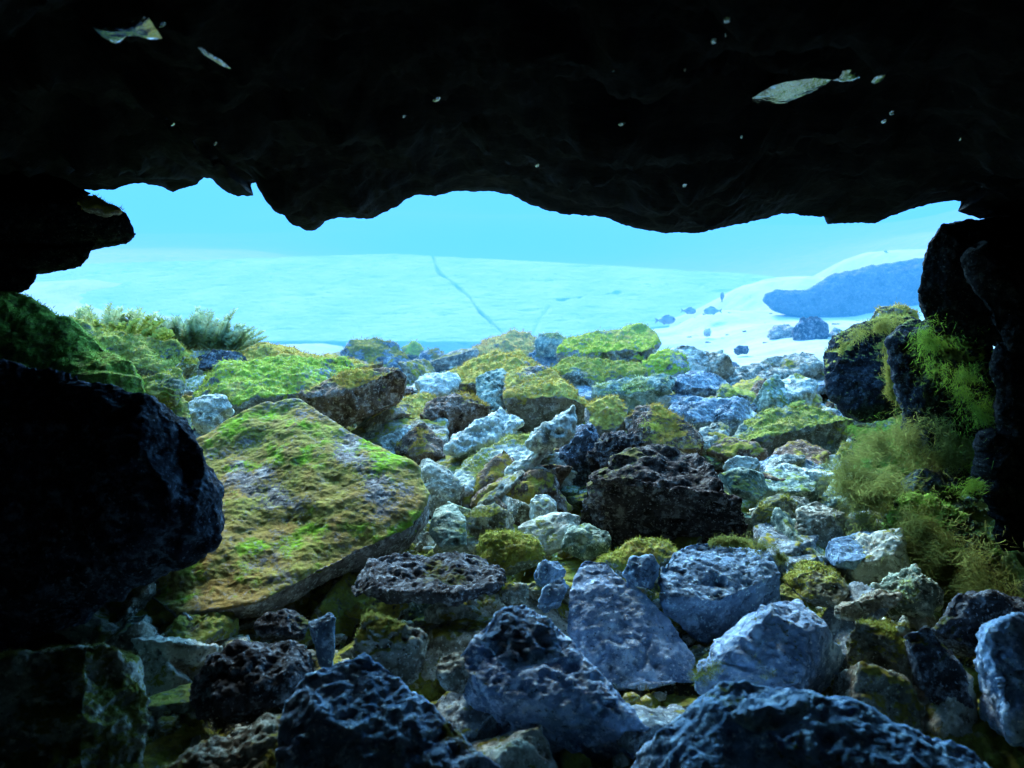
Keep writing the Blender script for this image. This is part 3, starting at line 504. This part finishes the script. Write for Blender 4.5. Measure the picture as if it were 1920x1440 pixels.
# floor of the cave: rubble bed with algae covered silt
def edgeY(x): return 6.95 - 1.15 / (1 + np.exp(-(x - 1.25) * 5))
def floor_z(x, y, det=True):
    p = np.stack([x, y, x * 0 + 3.3], 1)
    z = fbm(p * 1.3, 3) * .05 - .02
    if det: z = z + (ridge(p * 5.5, 4) - .45) * .09 + (.5 - worley(p * 9)) * .03 + fbm(p * 30, 3) * .008
    z = z - .11
    e = edgeY(x); z = z - np.clip((y - e) / .8, 0, 1.5) ** 1.5 * 1.2
    return z
xs = np.concatenate([np.linspace(-4.5, -1.6, 120), np.linspace(-1.6, 1.9, 520)[1:], np.linspace(1.9, 4.5, 120)[1:]])
ys = np.concatenate([np.linspace(-3.6, .9, 40), np.geomspace(.9, 8.4, 620)[1:]])
X, Yv = np.meshgrid(xs, ys); z = floor_z(X.ravel(), Yv.ravel()); c = np.stack([X.ravel(), Yv.ravel(), z], 1)
f = np.arange(c.shape[0]).reshape(len(ys), len(xs)); fa = np.stack([f[:-1, :-1], f[:-1, 1:], f[1:, 1:], f[1:, :-1]], -1).reshape(-1, 4)
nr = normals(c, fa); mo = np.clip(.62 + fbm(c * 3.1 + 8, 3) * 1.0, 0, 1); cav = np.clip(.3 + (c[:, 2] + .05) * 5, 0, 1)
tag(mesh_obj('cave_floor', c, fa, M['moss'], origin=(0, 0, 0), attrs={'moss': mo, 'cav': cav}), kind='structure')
ok = (mo > .5) & (c[:, 1] > 1.3) & (c[:, 1] < 6.9) & (np.abs(c[:, 0]) < c[:, 1] * .62)
V1, F1 = blades(c[ok], nr[ok], 52000, .02, .0022, (.1, 0, .8))
tag(mesh_obj('algae_carpet', V1, F1, A['moss'], smooth=False), 'short olive fuzz of algae coating the silt between the rocks', 'algae', kind='stuff')

# sand
ctrl = np.array([(1.3,5.6,-.05),(2.6,5.6,.0),(1.5,7,-.07),(3,7,.02),(1.6,8.5,-.14),(3.2,8.5,.0),(1.3,10,-.26),(3,10,-.02),(4.7,13,.24),(8.2,16,.60),(5.5,10,.1),(10,13,.6),(16,22,1.1),
 (.9,8,-.45),(.5,9.5,-.9),(1.3,11.6,-1.2),(4.4,14.6,-.8),(8,18.5,-.5),(3,19,-1.4),(0,7.6,-.8),(-1,9.5,-1.2),(0,12,-1.5),(-2.5,8,-.7),(-4.2,8,-.4),(-6,12,-.35),(-4.3,12.5,-.75),(-8,18,.05),(-12,25,.35),(-9,9,.2),
 (0,26,-1),(0,36,-.6),(-15,43,.8),(15,43,1.2),(0,50,1.8),(0,60,4.6),(-20,60,4.8),(20,60,4.8),(10,50,2.2),(-10,50,2.0),(25,30,2.4),(-30,30,1.4),(40,60,5),(-40,60,5),(0,80,5),(14,8,1),(-14,8,1)])
xs = np.concatenate([-np.geomspace(40, 5, 60), np.linspace(-5, 9, 260)[1:], np.geomspace(9, 42, 50)[1:]]); ys = np.concatenate([np.linspace(5.2, 15, 240), np.geomspace(15, 85, 110)[1:]])
X, Yv = np.meshgrid(xs, ys); x, y = X.ravel(), Yv.ravel(); num = 0; den = 0
for a, b_, h in ctrl:
    w = 1 / (((x - a) ** 2 + (y - b_) ** 2) / (1 + .02 * y * y) + .04) ** 2.2; num = num + w * h; den = den + w
z = num / den - np.clip((5.95 - y) / .7, 0, 1) * .45; p = np.stack([x, y, x * 0], 1); z = z + fbm(p * .7, 4) * .05 + fbm(p * 5, 3) * .006
c = np.stack([x, y, z], 1); f = np.arange(len(c)).reshape(len(ys), len(xs)); fa = np.stack([f[:-1, :-1], f[:-1, 1:], f[1:, 1:], f[1:, :-1]], -1).reshape(-1, 4)
sm, snt, sout = newmat('white_sand'); v = coords(snt)
c1 = mixc(snt, ramp(snt, noise(snt, v, 3, 6, .7), .4, .7), (.34, .44, .41), (.47, .57, .53)); c1 = mixc(snt, ramp(snt, noise(snt, v, 30, 6, .75), .57, .66), c1, (.26, .30, .26))
sx = nn(snt, 'ShaderNodeSeparateXYZ'); snt.links.new(v, sx.inputs[0]); c1 = mixc(snt, ramp(snt, sx.outputs[1], 16, 40), c1, (.12, .26, .30))  # far sand coloured darker and bluer, haze fade put into the colour
b = nn(snt, 'ShaderNodeBsdfDiffuse'); snt.links.new(c1, b.inputs[0]); bp = nn(snt, 'ShaderNodeBump'); bp.inputs['Distance'].default_value = .03; bp.inputs['Strength'].default_value = .5
snt.links.new(noise(snt, v, 18, 6, .7), bp.inputs['Height']); snt.links.new(bp.outputs[0], b.inputs['Normal']); snt.links.new(b.outputs[0], sout.inputs[0])
c_sand = c
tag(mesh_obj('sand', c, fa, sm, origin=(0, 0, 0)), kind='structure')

# water beyond the mouth; its scattered daylight is put in as volume emission
hz, hnt, hout = newmat('hazy_water')
SIG = (.045, .100, .135); CINF = (.17, .80, 1.7)
ab = nn(hnt, 'ShaderNodeVolumeAbsorption'); ab.inputs['Density'].default_value = .12; ab.inputs['Color'].default_value = tuple(1 - s / .12 for s in SIG) + (1,)
em = nn(hnt, 'ShaderNodeEmission'); e = [s * k for s, k in zip(SIG, CINF)]; mx = max(e); em.inputs[0].default_value = tuple(q / mx for q in e) + (1,); em.inputs[1].default_value = mx
ad = nn(hnt, 'ShaderNodeAddShader'); hnt.links.new(ab.outputs[0], ad.inputs[0]); hnt.links.new(em.outputs[0], ad.inputs[1]); hnt.links.new(ad.outputs[0], hout.inputs['Volume'])
x0, x1, y0, y1, z0, z1 = -39, 41, 5.7, 66, -4, 4.2
bv = [(a, b_, c_ if c_ < 0 else (1.9 if b_ < 9 else 4.8)) for c_ in (z0, z1) for b_ in (y0, y1) for a in (x0, x1)]
o = mesh_obj('water', bv, [(0, 2, 3, 1), (4, 5, 7, 6), (0, 1, 5, 4), (2, 6, 7, 3), (0, 4, 6, 2), (1, 3, 7, 5)], hz, origin=(0, 0, 0), smooth=False); tag(o, kind='structure')

# ================================================================== AIR POCKETS ON THE CEILING
bm_, bnt, bout = newmat('trapped_air_mirror'); v = coords(bnt)
b = nn(bnt, 'ShaderNodeBsdfPrincipled'); b.inputs['Base Color'].default_value = (.75, .82, .80, 1); b.inputs['Metallic'].default_value = 1; b.inputs['Roughness'].default_value = .08
bp = nn(bnt, 'ShaderNodeBump'); bp.inputs['Distance'].default_value = .02; bp.inputs['Strength'].default_value = .5; bnt.links.new(noise(bnt, v, 22, 4), bp.inputs['Height']); bnt.links.new(bp.outputs[0], b.inputs['Normal'])
bnt.links.new(b.outputs[0], bout.inputs[0])
cam_o = Vector((0, 0, CZ))
def inside(px, py, poly):
    r = False; n = len(poly)
    for i in range(n):
        (x0, y0), (x1, y1) = poly[i], poly[i - 1]
        if (y0 > py) != (y1 > py) and px < (x1 - x0) * (py - y0) / (y1 - y0) + x0: r = not r
    return r
def air_pocket(label, fl, group=None, nm='air_pocket'):
    poly = [(fl[i], fl[i + 1]) for i in range(0, len(fl), 2)]; xs_ = [p[0] for p in poly]; ys_ = [p[1] for p in poly]
    cx, cy = sum(xs_) / len(poly), sum(ys_) / len(poly)
    # radial rings from the rim to the middle, lying against the ceiling
    rim = []
    for i in range(len(poly)):
        a, b_ = poly[i], poly[(i + 1) % len(poly)]
        for k in range(5): t = k / 5; rim.append((a[0] + (b_[0] - a[0]) * t + random.uniform(-.8, .8), a[1] + (b_[1] - a[1]) * t + random.uniform(-.8, .8)))
    V, Fc = [], []; N = len(rim); R_ = 6
    hits = []
    for k in range(R_):
        s = 1 - k / R_
        for (x, y) in rim:
            d = (P(cx + (x - cx) * s, cy + (y - cy) * s, 1.0) - cam_o).normalized(); h = ceil_bvh.ray_cast(cam_o, d)[3]
            hits.append((d, h if h else 3.0))
    hm = sorted(h for _, h in hits)[len(hits) // 2]
    zc = (cam_o + (P(cx, cy, 1.0) - cam_o).normalized() * hm).z
    dc = (P(cx, cy, 1.0) - cam_o).normalized(); ctr = cam_o + dc * (hm - .10); sl_ = -.30
    for i, (d, h) in enumerate(hits + [(dc, hm)]):
        k = i // N; t = (ctr.z - CZ - sl_ * ctr.y) / (d.z - sl_ * d.y); q = cam_o + d * t
        V.append(q - Vector((0, 0, .004 * [0, .5, .8, .95, 1, 1, 1][k])))
    for k in range(R_ - 1):
        for i in range(N): j = (i + 1) % N; Fc.append((k * N + i, k * N + j, (k + 1) * N + j, (k + 1) * N + i))
    for i in range(N): Fc.append(((R_ - 1) * N + i, (R_ - 1) * N + (i + 1) % N, len(V) - 1))
    o = mesh_obj(nm, [tuple(p) for p in V], Fc, bm_); tag(o, label, nm.replace('_', ' '), group)
G1 = 'silvery air pockets trapped under the ceiling'
air_pocket('ragged silvery air pocket high at the upper left of the black ceiling', [173,50, 185,56, 215,46, 240,42, 262,36, 270,30, 278,33, 290,50, 305,72, 290,74, 268,68, 245,66, 222,70, 218,82, 196,74], G1)
air_pocket('thin diagonal sliver of air below and right of the ragged upper left pocket', [370,88, 382,92, 400,104, 415,112, 434,130, 424,126, 408,116, 392,106, 378,98], G1)
air_pocket('largest silvery air pocket, long and leaf-shaped, at the upper right', [1409,184, 1420,178, 1432,170, 1450,160, 1475,153, 1500,150, 1525,146, 1545,148, 1560,150, 1545,160, 1525,172, 1495,184, 1470,194, 1440,197, 1420,196], G1)
air_pocket('small round air pocket joined to the right tip of the leaf-shaped one', [1560,150, 1574,146, 1580,133, 1595,130, 1605,136, 1612,145, 1600,151, 1575,153], G1)
air_pocket('small wedge-shaped air pocket right of the leaf-shaped one', [1633,154, 1640,145, 1655,139, 1664,142, 1655,152, 1640,158], G1)
for lb, x, y, rx, ry in (('round air bubble nearest the top edge right of centre', 1363, 36, 8, 5), ('tilted bright bubble just below the topmost right bubble', 1338, 76, 7, 5), ('tiny bubble between the two topmost right bubbles', 1361, 64, 2.2, 2), ('slanting bubble below the wedge-shaped air pocket', 1673, 211, 7, 4),
    ('dim flat bubble under the slanting bubble at right', 1657, 227, 7, 2.5), ('lone bright bubble over the centre right of the ceiling', 1166, 232, 8, 3), ('faint elongated bubble above the middle of the arch', 819, 186, 8, 4),
    ('faint speck of air left of the elongated middle bubble', 757, 217, 4, 2), ('dim bubble low on the left ceiling', 325, 231, 7, 4), ('tiny dim bubble right of the low left bubble', 403, 268, 4, 2),
    ('small bubble just above the lip right of centre', 1284, 347, 5, 2.2), ('small bubble on the ceiling above the arch peak', 1007, 310, 5, 2), ('pinpoint bubble above the leaf-shaped pocket left end', 1284, 129, 2.5, 2),
    ('pinpoint bubble near the right wall', 1801, 261, 3, 2.5), ('pinpoint bubble below the leaf-shaped pocket', 1390, 256, 2.5, 2.5), ('faint sliver of air right of the ragged upper left pocket', 302, 45, 9, 2.5), ('pinpoint bubble at the top centre right', 1150, 130, 2, 1.6)):
    air_pocket(lb, sum(([x + rx * math.cos(t) * random.uniform(.8, 1.1), y + ry * math.sin(t) * random.uniform(.8, 1.1) - .3 * rx * math.cos(t)] for t in np.linspace(0, 2 * math.pi, 8)[:-1]), []), 'small air bubbles stuck to the ceiling', 'air_bubble')

# ================================================================== PLANTS
def weed(label, px0, px1, py0, pyb, Y, mat, n, leaf='needle'):
    b0 = P((px0 + px1) / 2, pyb, Y); o = bpy.data.objects.new('waterweed', None); COL.objects.link(o); o.location = b0; tag(o, label, 'waterweed')
    for s in range(n):
        fx = random.random(); px = px0 + (px1 - px0) * (.12 + .76 * fx); bp_ = P(px, pyb, Y + random.uniform(-.12, .12))
        top = pyb - (pyb - py0) * random.uniform(.45, 1.0) * (1 - .55 * abs(2 * fx - 1) ** 2)
        tp = P(px + (fx - .5) * 70 + random.uniform(-22, 34), top, bp_.y + random.uniform(-.1, .1))
        mid = (bp_ + tp) / 2 + Vector((random.uniform(-.03, .01), 0, 0)); V, Fc = [], []; K = 14; r = .0016 * Y
        path = [bp_ * (1 - t) ** 2 + mid * 2 * t * (1 - t) + tp * t * t for t in np.linspace(0, 1, K)]
        for i, q in enumerate(path):
            for a in range(4): V.append(q + Vector((math.cos(a * 1.57), math.sin(a * 1.57), 0)) * r * .5 * (1 - .5 * i / K))
            if i:
                for a in range(4): Fc.append(((i - 1) * 4 + a, (i - 1) * 4 + (a + 1) % 4, i * 4 + (a + 1) % 4, i * 4 + a))
        for i in range(1, K * 2):
            t = i / (K * 2 - 1) * .999; j = int(t * (K - 1)); q = path[j].lerp(path[min(j + 1, K - 1)], t * (K - 1) - j); ax = (path[min(j + 1, K - 1)] - path[max(0, j - 1)]).normalized()
            wh = 6 if leaf == 'needle' else 3
            for a in range(wh):
                an = a / wh * 6.283 + i * 1.1; sd = Vector((math.cos(an), math.sin(an), 0)); d = (sd + ax * .7 + Vector((random.uniform(-.3, .3),) * 3)).normalized()
                L = (.013 if leaf == 'needle' else .010) * Y * random.uniform(.6, 1.1) * (1 - .4 * t); w = L * (.16 if leaf == 'needle' else .45); sv = d.cross(ax).normalized() * w; k = len(V)
                V += [q, q + d * L * .5 + sv, q + d * L, q + d * L * .5 - sv]; Fc.append((k, k + 1, k + 2, k + 3))
        mesh_obj('stem', [tuple(p) for p in V], Fc, mat, o, smooth=False)
weed('hazy olive bush of waterweed at the far left of the opening', 95, 310, 568, 655, 4.75, A['olive'], 80)
weed('blue-green spiky bush of waterweed right of the olive bush', 285, 462, 575, 658, 4.85, A['teal'], 64)
weed('bright lime round-leaved water plant in front of the olive bush', 150, 290, 590, 650, 4.4, A['lime'], 50, 'round')

def filaments(name, label, path, Y, wid, n, L, mat, drift=(0, 0, -1), wdt=.0013, cat='algae', gate=.12):
    """soft hanging threads rooted along a line"""
    pts = [P(a, b_, Yk) for (a, b_), Yk in zip([(path[i], path[i + 1]) for i in range(0, len(path), 2)], np.linspace(Y[0], Y[1], len(path) // 2))]
    t = rng.uniform(0, len(pts) - 1.001, n); i = t.astype(int); fr = (t - i)[:, None]; pa = np.array(pts)
    p = pa[i] * (1 - fr) + pa[i + 1] * fr; p = p + rng.normal(size=(n, 3)) * wid * (.5 + .5 * np.abs(pn(np.stack([t * 1.7, t * 0, t * 0], 1)))[:, None] * 2)
    keep = pn(p * 11 + 80) + pn(p * 26) * .5 + rng.normal(size=n) * .12 > gate; p, t, i = p[keep], t[keep], i[keep]; n = len(p)
    tn = pa[i + 1] - pa[i]; tn /= np.linalg.norm(tn, axis=1)[:, None]
    d = tn * .2 + np.array(drift) * .5 + np.stack([pn(p * 6 + 3), pn(p * 6 + 30), pn(p * 6 + 60)], 1) * .9 + rng.normal(size=(n, 3)) * .6
    d /= np.linalg.norm(d, axis=1)[:, None]; Ls = L * rng.uniform(.4, 1.2, n)[:, None]; K = 6; V = []
    s = np.cross(d, np.array([0, 1, 0]) + rng.normal(size=(n, 3)) * .4); s /= np.linalg.norm(s, axis=1)[:, None]; s *= wdt * .5 * np.exp(rng.normal(size=n) * .4)[:, None]
    q = p.copy()
    for k in range(K):
        V += [q - s * (1 - k / K), q + s * (1 - k / K)]
        d = d + np.stack([pn(q * 9 + 5), pn(q * 9 + 35), pn(q * 9 + 65)], 1) * .5; d /= np.linalg.norm(d, axis=1)[:, None]; q = q + d * Ls / K
    V = np.stack(V, 1).reshape(-1, 3); b0 = np.arange(n)[:, None] * 2 * K
    Fc = np.concatenate([b0 + (2 * k, 2 * k + 1, 2 * k + 3, 2 * k + 2) for k in range(K - 1)], 0)
    tag(mesh_obj(name, V, Fc, mat, smooth=False), label, cat)
filaments('filament_algae', 'long yellow-green filament drape running down to the right over the rubble', [1590,880, 1640,930, 1690,990, 1760,1060, 1850,1115], (2.7, 2.2), .075, 60000, .045, A['green'], (.5, -.1, -.5))
filaments('filament_algae', 'soft green filament tuft at the upper end of the long drape', [1620,860, 1680,835, 1740,830, 1790,850], (2.9, 2.8), .06, 30000, .04, A['green'], (0, 0, -.6))
filaments('filament_algae', 'thin olive filament strand stretching right towards the black wall', [1700,960, 1760,925, 1830,905, 1850,915], (2.5, 2.5), .018, 8000, .03, A['dgreen'], (.6, 0, .1))
filaments('filament_algae', 'green algae fringe hanging down the black right boulder', [1745,620, 1765,660, 1800,700, 1830,760, 1850,830], (2.75, 2.7), .05, 12000, .03, A['dgreen'], (.1, 0, -1))
filaments('filament_algae', 'yellow-green algae streak between the two black right boulders', [1665,640, 1668,690, 1672,735, 1695,765, 1700,780], (3.2, 3.1), .016, 9000, .028, A['yellow'], (0, 0, -1))
filaments('filament_algae', 'yellow algae veil over the shoulder of the big black boulder', [1600,628, 1650,612, 1690,600, 1680,640, 1690,660], (3.3, 3.25), .03, 9000, .026, A['yellow'], (0, 0, -.8))
filaments('filament_algae', 'feathery green algae below the right boulders', [1590,800, 1650,800, 1720,810, 1790,830, 1850,870], (3.2, 2.8), .035, 20000, .035, A['dgreen'], (0, 0, -.8))
filaments('filament_algae', 'olive algae tufts at the foot of the blue wedge boulder', [1310,1275, 1350,1260, 1410,1250], (1.5, 1.5), .018, 12000, .022, A['moss'], (0, 0, .8), .001)
filaments('filament_algae', 'green algae fur on top of the square blue-topped boulder', [1330,1020, 1380,1015, 1440,1030, 1470,1050], (2.1, 2.05), .012, 9000, .014, A['green'], (0, 0, .5), .0012)
filaments('filament_algae', 'bright green tuft on the purple-brown slanted rock', [1205,795, 1225,800, 1240,812], (3.4, 3.4), .012, 900, .035, A['lime'], (0, 0, .6), .0015)

# ================================================================== FISH
fm = plain('grey_blue_fish', (.26, .38, .42), .4); fe = plain('fish_eye', (.02, .02, .02), .2)
def fish(label, px, py, Y, Lpx, ang, turn=0):
    L = Lpx / F * Y; o = bpy.data.objects.new('fish', None); COL.objects.link(o); o.location = P(px, py, Y); o.rotation_euler = (0, ang, turn); tag(o, label, 'fish', 'small fish over the sand')
    K = 16; Nn = 10; V, Fc = [], []
    for i in range(K):
        t = i / (K - 1); x = (t - .5) * L * .82; h = .19 * L * (math.sin(math.pi * t ** .75) ** .7) * (1 - .25 * t) + .022 * L
        for a in range(Nn): an = a / Nn * 6.283; V.append((x, math.sin(an) * h * .38, math.cos(an) * h))
        if i:
            for a in range(Nn): Fc.append(((i - 1) * Nn + a, (i - 1) * Nn + (a + 1) % Nn, i * Nn + (a + 1) % Nn, i * Nn + a))
    Fc += [tuple(range(Nn)), tuple(range(len(V) - Nn, len(V)))[::-1]]
    def part(nm, v, f, m, par):
        me = bpy.data.meshes.new(nm); me.from_pydata(v, [], f); me.update(); me.materials.append(m)
        for p in me.polygons: p.use_smooth = True
        q = bpy.data.objects.new(nm, me); COL.objects.link(q); q.parent = par; return q
    part('body', V, Fc, fm, o); e = L * .5; w = .004 * L
    def fin(nm, pl):
        n = len(pl); part(nm, [(x * L, w, z_ * L) for x, z_ in pl] + [(x * L, -w, z_ * L) for x, z_ in pl], [tuple(range(n)), tuple(range(n, 2 * n))[::-1]] + [(i, (i + 1) % n, n + (i + 1) % n, n + i) for i in range(n)], fm, o)
    fin('tail_fin', [(.38, .025), (.56, .14), (.50, 0), (.56, -.14), (.38, -.025)]); fin('dorsal_fin', [(-.18, .17), (-.10, .25), (.10, .22), (.26, .10), (.0, .14)]); fin('anal_fin', [(.02, -.16), (.12, -.22), (.26, -.09)])
    for s in (-1, 1):
        v, f = hull([(-.33 * L + a * .02 * L, s * .045 * L + b_ * .01 * L, .045 * L + c_ * .02 * L) for a in (-1, 0, 1) for b_ in (-1, 1) for c_ in (-1, 0, 1)]); part('eye', v, f, fe, o)
fish('largest dark fish, lowest of the school over the sand', 1250, 600, 8.0, 40, .05, math.pi)
fish('dark fish second from left above the largest fish', 1293, 583, 8.4, 30, -.05, math.pi)
fish('faint broad fish hovering right of the other fish', 1334, 583, 9.6, 36, .0, 0)
fish('tiny fish swimming straight up above the sand', 1354, 556, 8.5, 20, math.pi / 2, .3)
fish('speck-sized fish high over the sand near the outcrop', 1661, 472, 12.0, 9, .4, 0)

# ================================================================== LOOSE RUBBLE between the named rocks
protos = []
for i in range(14):
    fl_ = random.choice((.16, .22, .3, .42)); pts = [Vector(((a + random.uniform(-.45, .3) * a) * .55, (b_ + random.uniform(-.5, .3) * b_) * .42, (c_ + random.uniform(-.4, .2) * c_) * fl_)) for a in (-1, 0, 1) for b_ in (-1, 1) for c_ in (-1, 1)]
    V, Fc = hull(pts); mk = ['bgrey', 'grey', 'pale', 'teal', 'moss', 'moss', 'bgrey', 'brown', 'grey', 'pale', 'ochre', 'grey', 'moss', 'brown'][i]
    co, fa, nr, mo, cav = shape_rock(V, Fc, 3.0, moss=[.1, .35, .1, .3, .6, .6, .2, .4, .4, .2, .6, .3, .5, .3][i], vox=5, amp=1.0, pit=1.0, chip=5)
    protos.append((co, fa, mo, cav, mk))
pm_ = []
for i, (co, fa, mo, cav, mk) in enumerate(protos):
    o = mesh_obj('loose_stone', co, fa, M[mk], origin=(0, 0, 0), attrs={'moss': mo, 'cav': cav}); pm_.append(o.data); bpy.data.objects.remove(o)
mainpts = np.array([(a, b_) for a, b_, _, _ in MAIN]); word = {'bgrey': 'blue-grey', 'blue': 'blue-grey', 'grey': 'grey', 'pale': 'whitish', 'teal': 'teal', 'moss': 'algae-furred', 'brown': 'brown', 'ochre': 'ochre'}
cnt = 0; used = {}
for k in range(9000):
    if cnt >= 290: break
    y = random.uniform(1.35, 6.7); x = random.uniform(-.55, .58) * y
    if y > edgeY(np.array([x]))[0] + .1: continue
    z = float(floor_z(np.array([x]), np.array([y]))[0])
    s = (random.uniform(.03, .07) if random.random() < .6 else random.uniform(.07, .15)) * (y ** .55); i = random.randrange(14); i = 4 if (i in (10, 7, 13) and y < 2.9) else i; mk = protos[i][4]
    o = bpy.data.objects.new('loose_stone', pm_[i]); COL.objects.link(o); o.location = (x, y, z + s * .26); o.scale = (s * random.uniform(.8, 1.4), s * random.uniform(.8, 1.2), s * random.uniform(.7, 1.1)); o.rotation_euler = (random.gauss(0, .35), random.gauss(0, .35), random.uniform(0, 6.28))
    u, v_ = proj(np.array([[x, y, z + s * .3]])); d = np.hypot(mainpts[:, 0] - u, mainpts[:, 1] - v_); j = int(d.argmin()); dx = u[0] - mainpts[j, 0]; dyy = v_[0] - mainpts[j, 1]
    if any(inside(u[0], v_[0], pl) for pl in OUTL): bpy.data.objects.remove(o); continue
    rel = ('right of' if dx > 0 else 'left of') if abs(dx) > abs(dyy) else ('below' if dyy > 0 else 'above')
    sz = 'small' if s < .08 else 'fist-sized'; short = ' '.join(MAIN[j][3].split()[:9])
    for cut in (' with', ' in', ' on', ' between', ' at', ' above', ' under', ' beside', ' bulging', ' standing', ' of', ' the', ' a', ' and'):
        if short.endswith(cut): short = short[:-len(cut)]
    lab = f"{sz} {word[mk]} loose stone {rel} the {short}"
    if lab in used: bpy.data.objects.remove(o); continue
    used[lab] = 1; tag(o, lab, 'loose stone', 'loose stones filling the gaps of the rubble'); cnt += 1

for k in range(34):
    y = random.uniform(6.3, 11); x = random.uniform(1.75, 1.5 + y * .33)
    d2 = (c_sand[:, 0] - x) ** 2 + (c_sand[:, 1] - y) ** 2; z = float(c_sand[int(d2.argmin()), 2]); s = random.uniform(.02, .06)
    o = bpy.data.objects.new('pebble', pm_[random.choice((7, 13, 3, 7, 1))]); COL.objects.link(o); o.location = (x, y, z); o.scale = (s * 1.3, s, s * .7); o.rotation_euler = (0, 0, random.uniform(0, 6.28))
    tag(o, 'small pebble lying loose on the white sand', 'pebble', 'small pebbles scattered on the white sand')

# fine broken fragments between the stones
n = 17000; gy = 1.3 + 5.6 * rng.uniform(size=n) ** .8; gx = rng.uniform(-.58, .6, n) * gy; k_ = gy < edgeY(gx); gx, gy = gx[k_], gy[k_]; n = len(gx); gz = floor_z(gx, gy)
bmh = bmesh.new(); bmesh.ops.create_icosphere(bmh, subdivisions=1, radius=1); iv = np.array([v.co[:] for v in bmh.verts]); jf = np.array([[v.index for v in f_.verts] for f_ in bmh.faces]); bmh.free()
sz = (.004 + .016 * rng.uniform(size=n) ** 4) * gy ** .6; V = iv[None] * rng.uniform(.6, 1.2, (n, 1, 3)) * rng.uniform(.7, 1.2, (n, len(iv), 1)) * sz[:, None, None]
V[:, :, 2] *= .6; V += np.stack([gx, gy, gz + sz * .3], 1)[:, None]; Fc = (jf[None] + np.arange(n)[:, None, None] * len(iv)).reshape(-1, 3); V = V.reshape(-1, 3)
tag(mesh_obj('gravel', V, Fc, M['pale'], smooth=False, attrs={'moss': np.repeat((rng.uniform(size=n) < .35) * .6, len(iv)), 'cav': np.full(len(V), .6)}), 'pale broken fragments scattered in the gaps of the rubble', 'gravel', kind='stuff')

# ================================================================== LIGHT, WORLD, CAMERA
EL, AZ = math.radians(37), math.radians(-14)     # sun ahead of the camera, a little to the left
w = bpy.data.worlds.new('World'); S.world = w; w.use_nodes = True; nt = w.node_tree; nt.nodes.clear()
sky = nn(nt, 'ShaderNodeTexSky'); sky.sky_type = 'NISHITA'; sky.sun_disc = False; sky.sun_elevation = EL; sky.sun_rotation = AZ
tint = mixc(nt, 1.0, sky.outputs[0], (4.4, 10.2, 13.5), 'MULTIPLY')
bg = nn(nt, 'ShaderNodeBackground'); bg.inputs[1].default_value = .15; nt.links.new(tint, bg.inputs[0]); wo = nn(nt, 'ShaderNodeOutputWorld'); nt.links.new(bg.outputs[0], wo.inputs[0])
sl = bpy.data.lights.new('sun', 'SUN'); sl.energy = 5; sl.angle = math.radians(16); sl.color = (1, .97, .88); so = bpy.data.objects.new('sun', sl); COL.objects.link(so)
dirv = Vector((math.sin(AZ) * math.cos(EL), math.cos(AZ) * math.cos(EL), math.sin(EL))); so.rotation_euler = dirv.to_track_quat('Z', 'Y').to_euler(); so.location = dirv * 20
cd = bpy.data.cameras.new('camera'); cd.sensor_width = 36; cd.lens = 36 * F / 1920; cd.clip_start = .05; cd.clip_end = 500
cd.dof.use_dof = True; cd.dof.focus_distance = 3.0; cd.dof.aperture_fstop = 4.0
cam = bpy.data.objects.new('camera', cd); COL.objects.link(cam); cam.location = (0, 0, CZ); cam.rotation_euler = (math.pi / 2 - PITCH, 0, 0); S.camera = cam
S.view_settings.view_transform = 'Standard'; S.view_settings.look = 'None'; S.view_settings.exposure = 0
S.cycles.use_denoising = True; S.cycles.max_bounces = 8; S.cycles.diffuse_bounces = 4; S.cycles.volume_bounces = 0
print('rock verts', COUNT['v'])
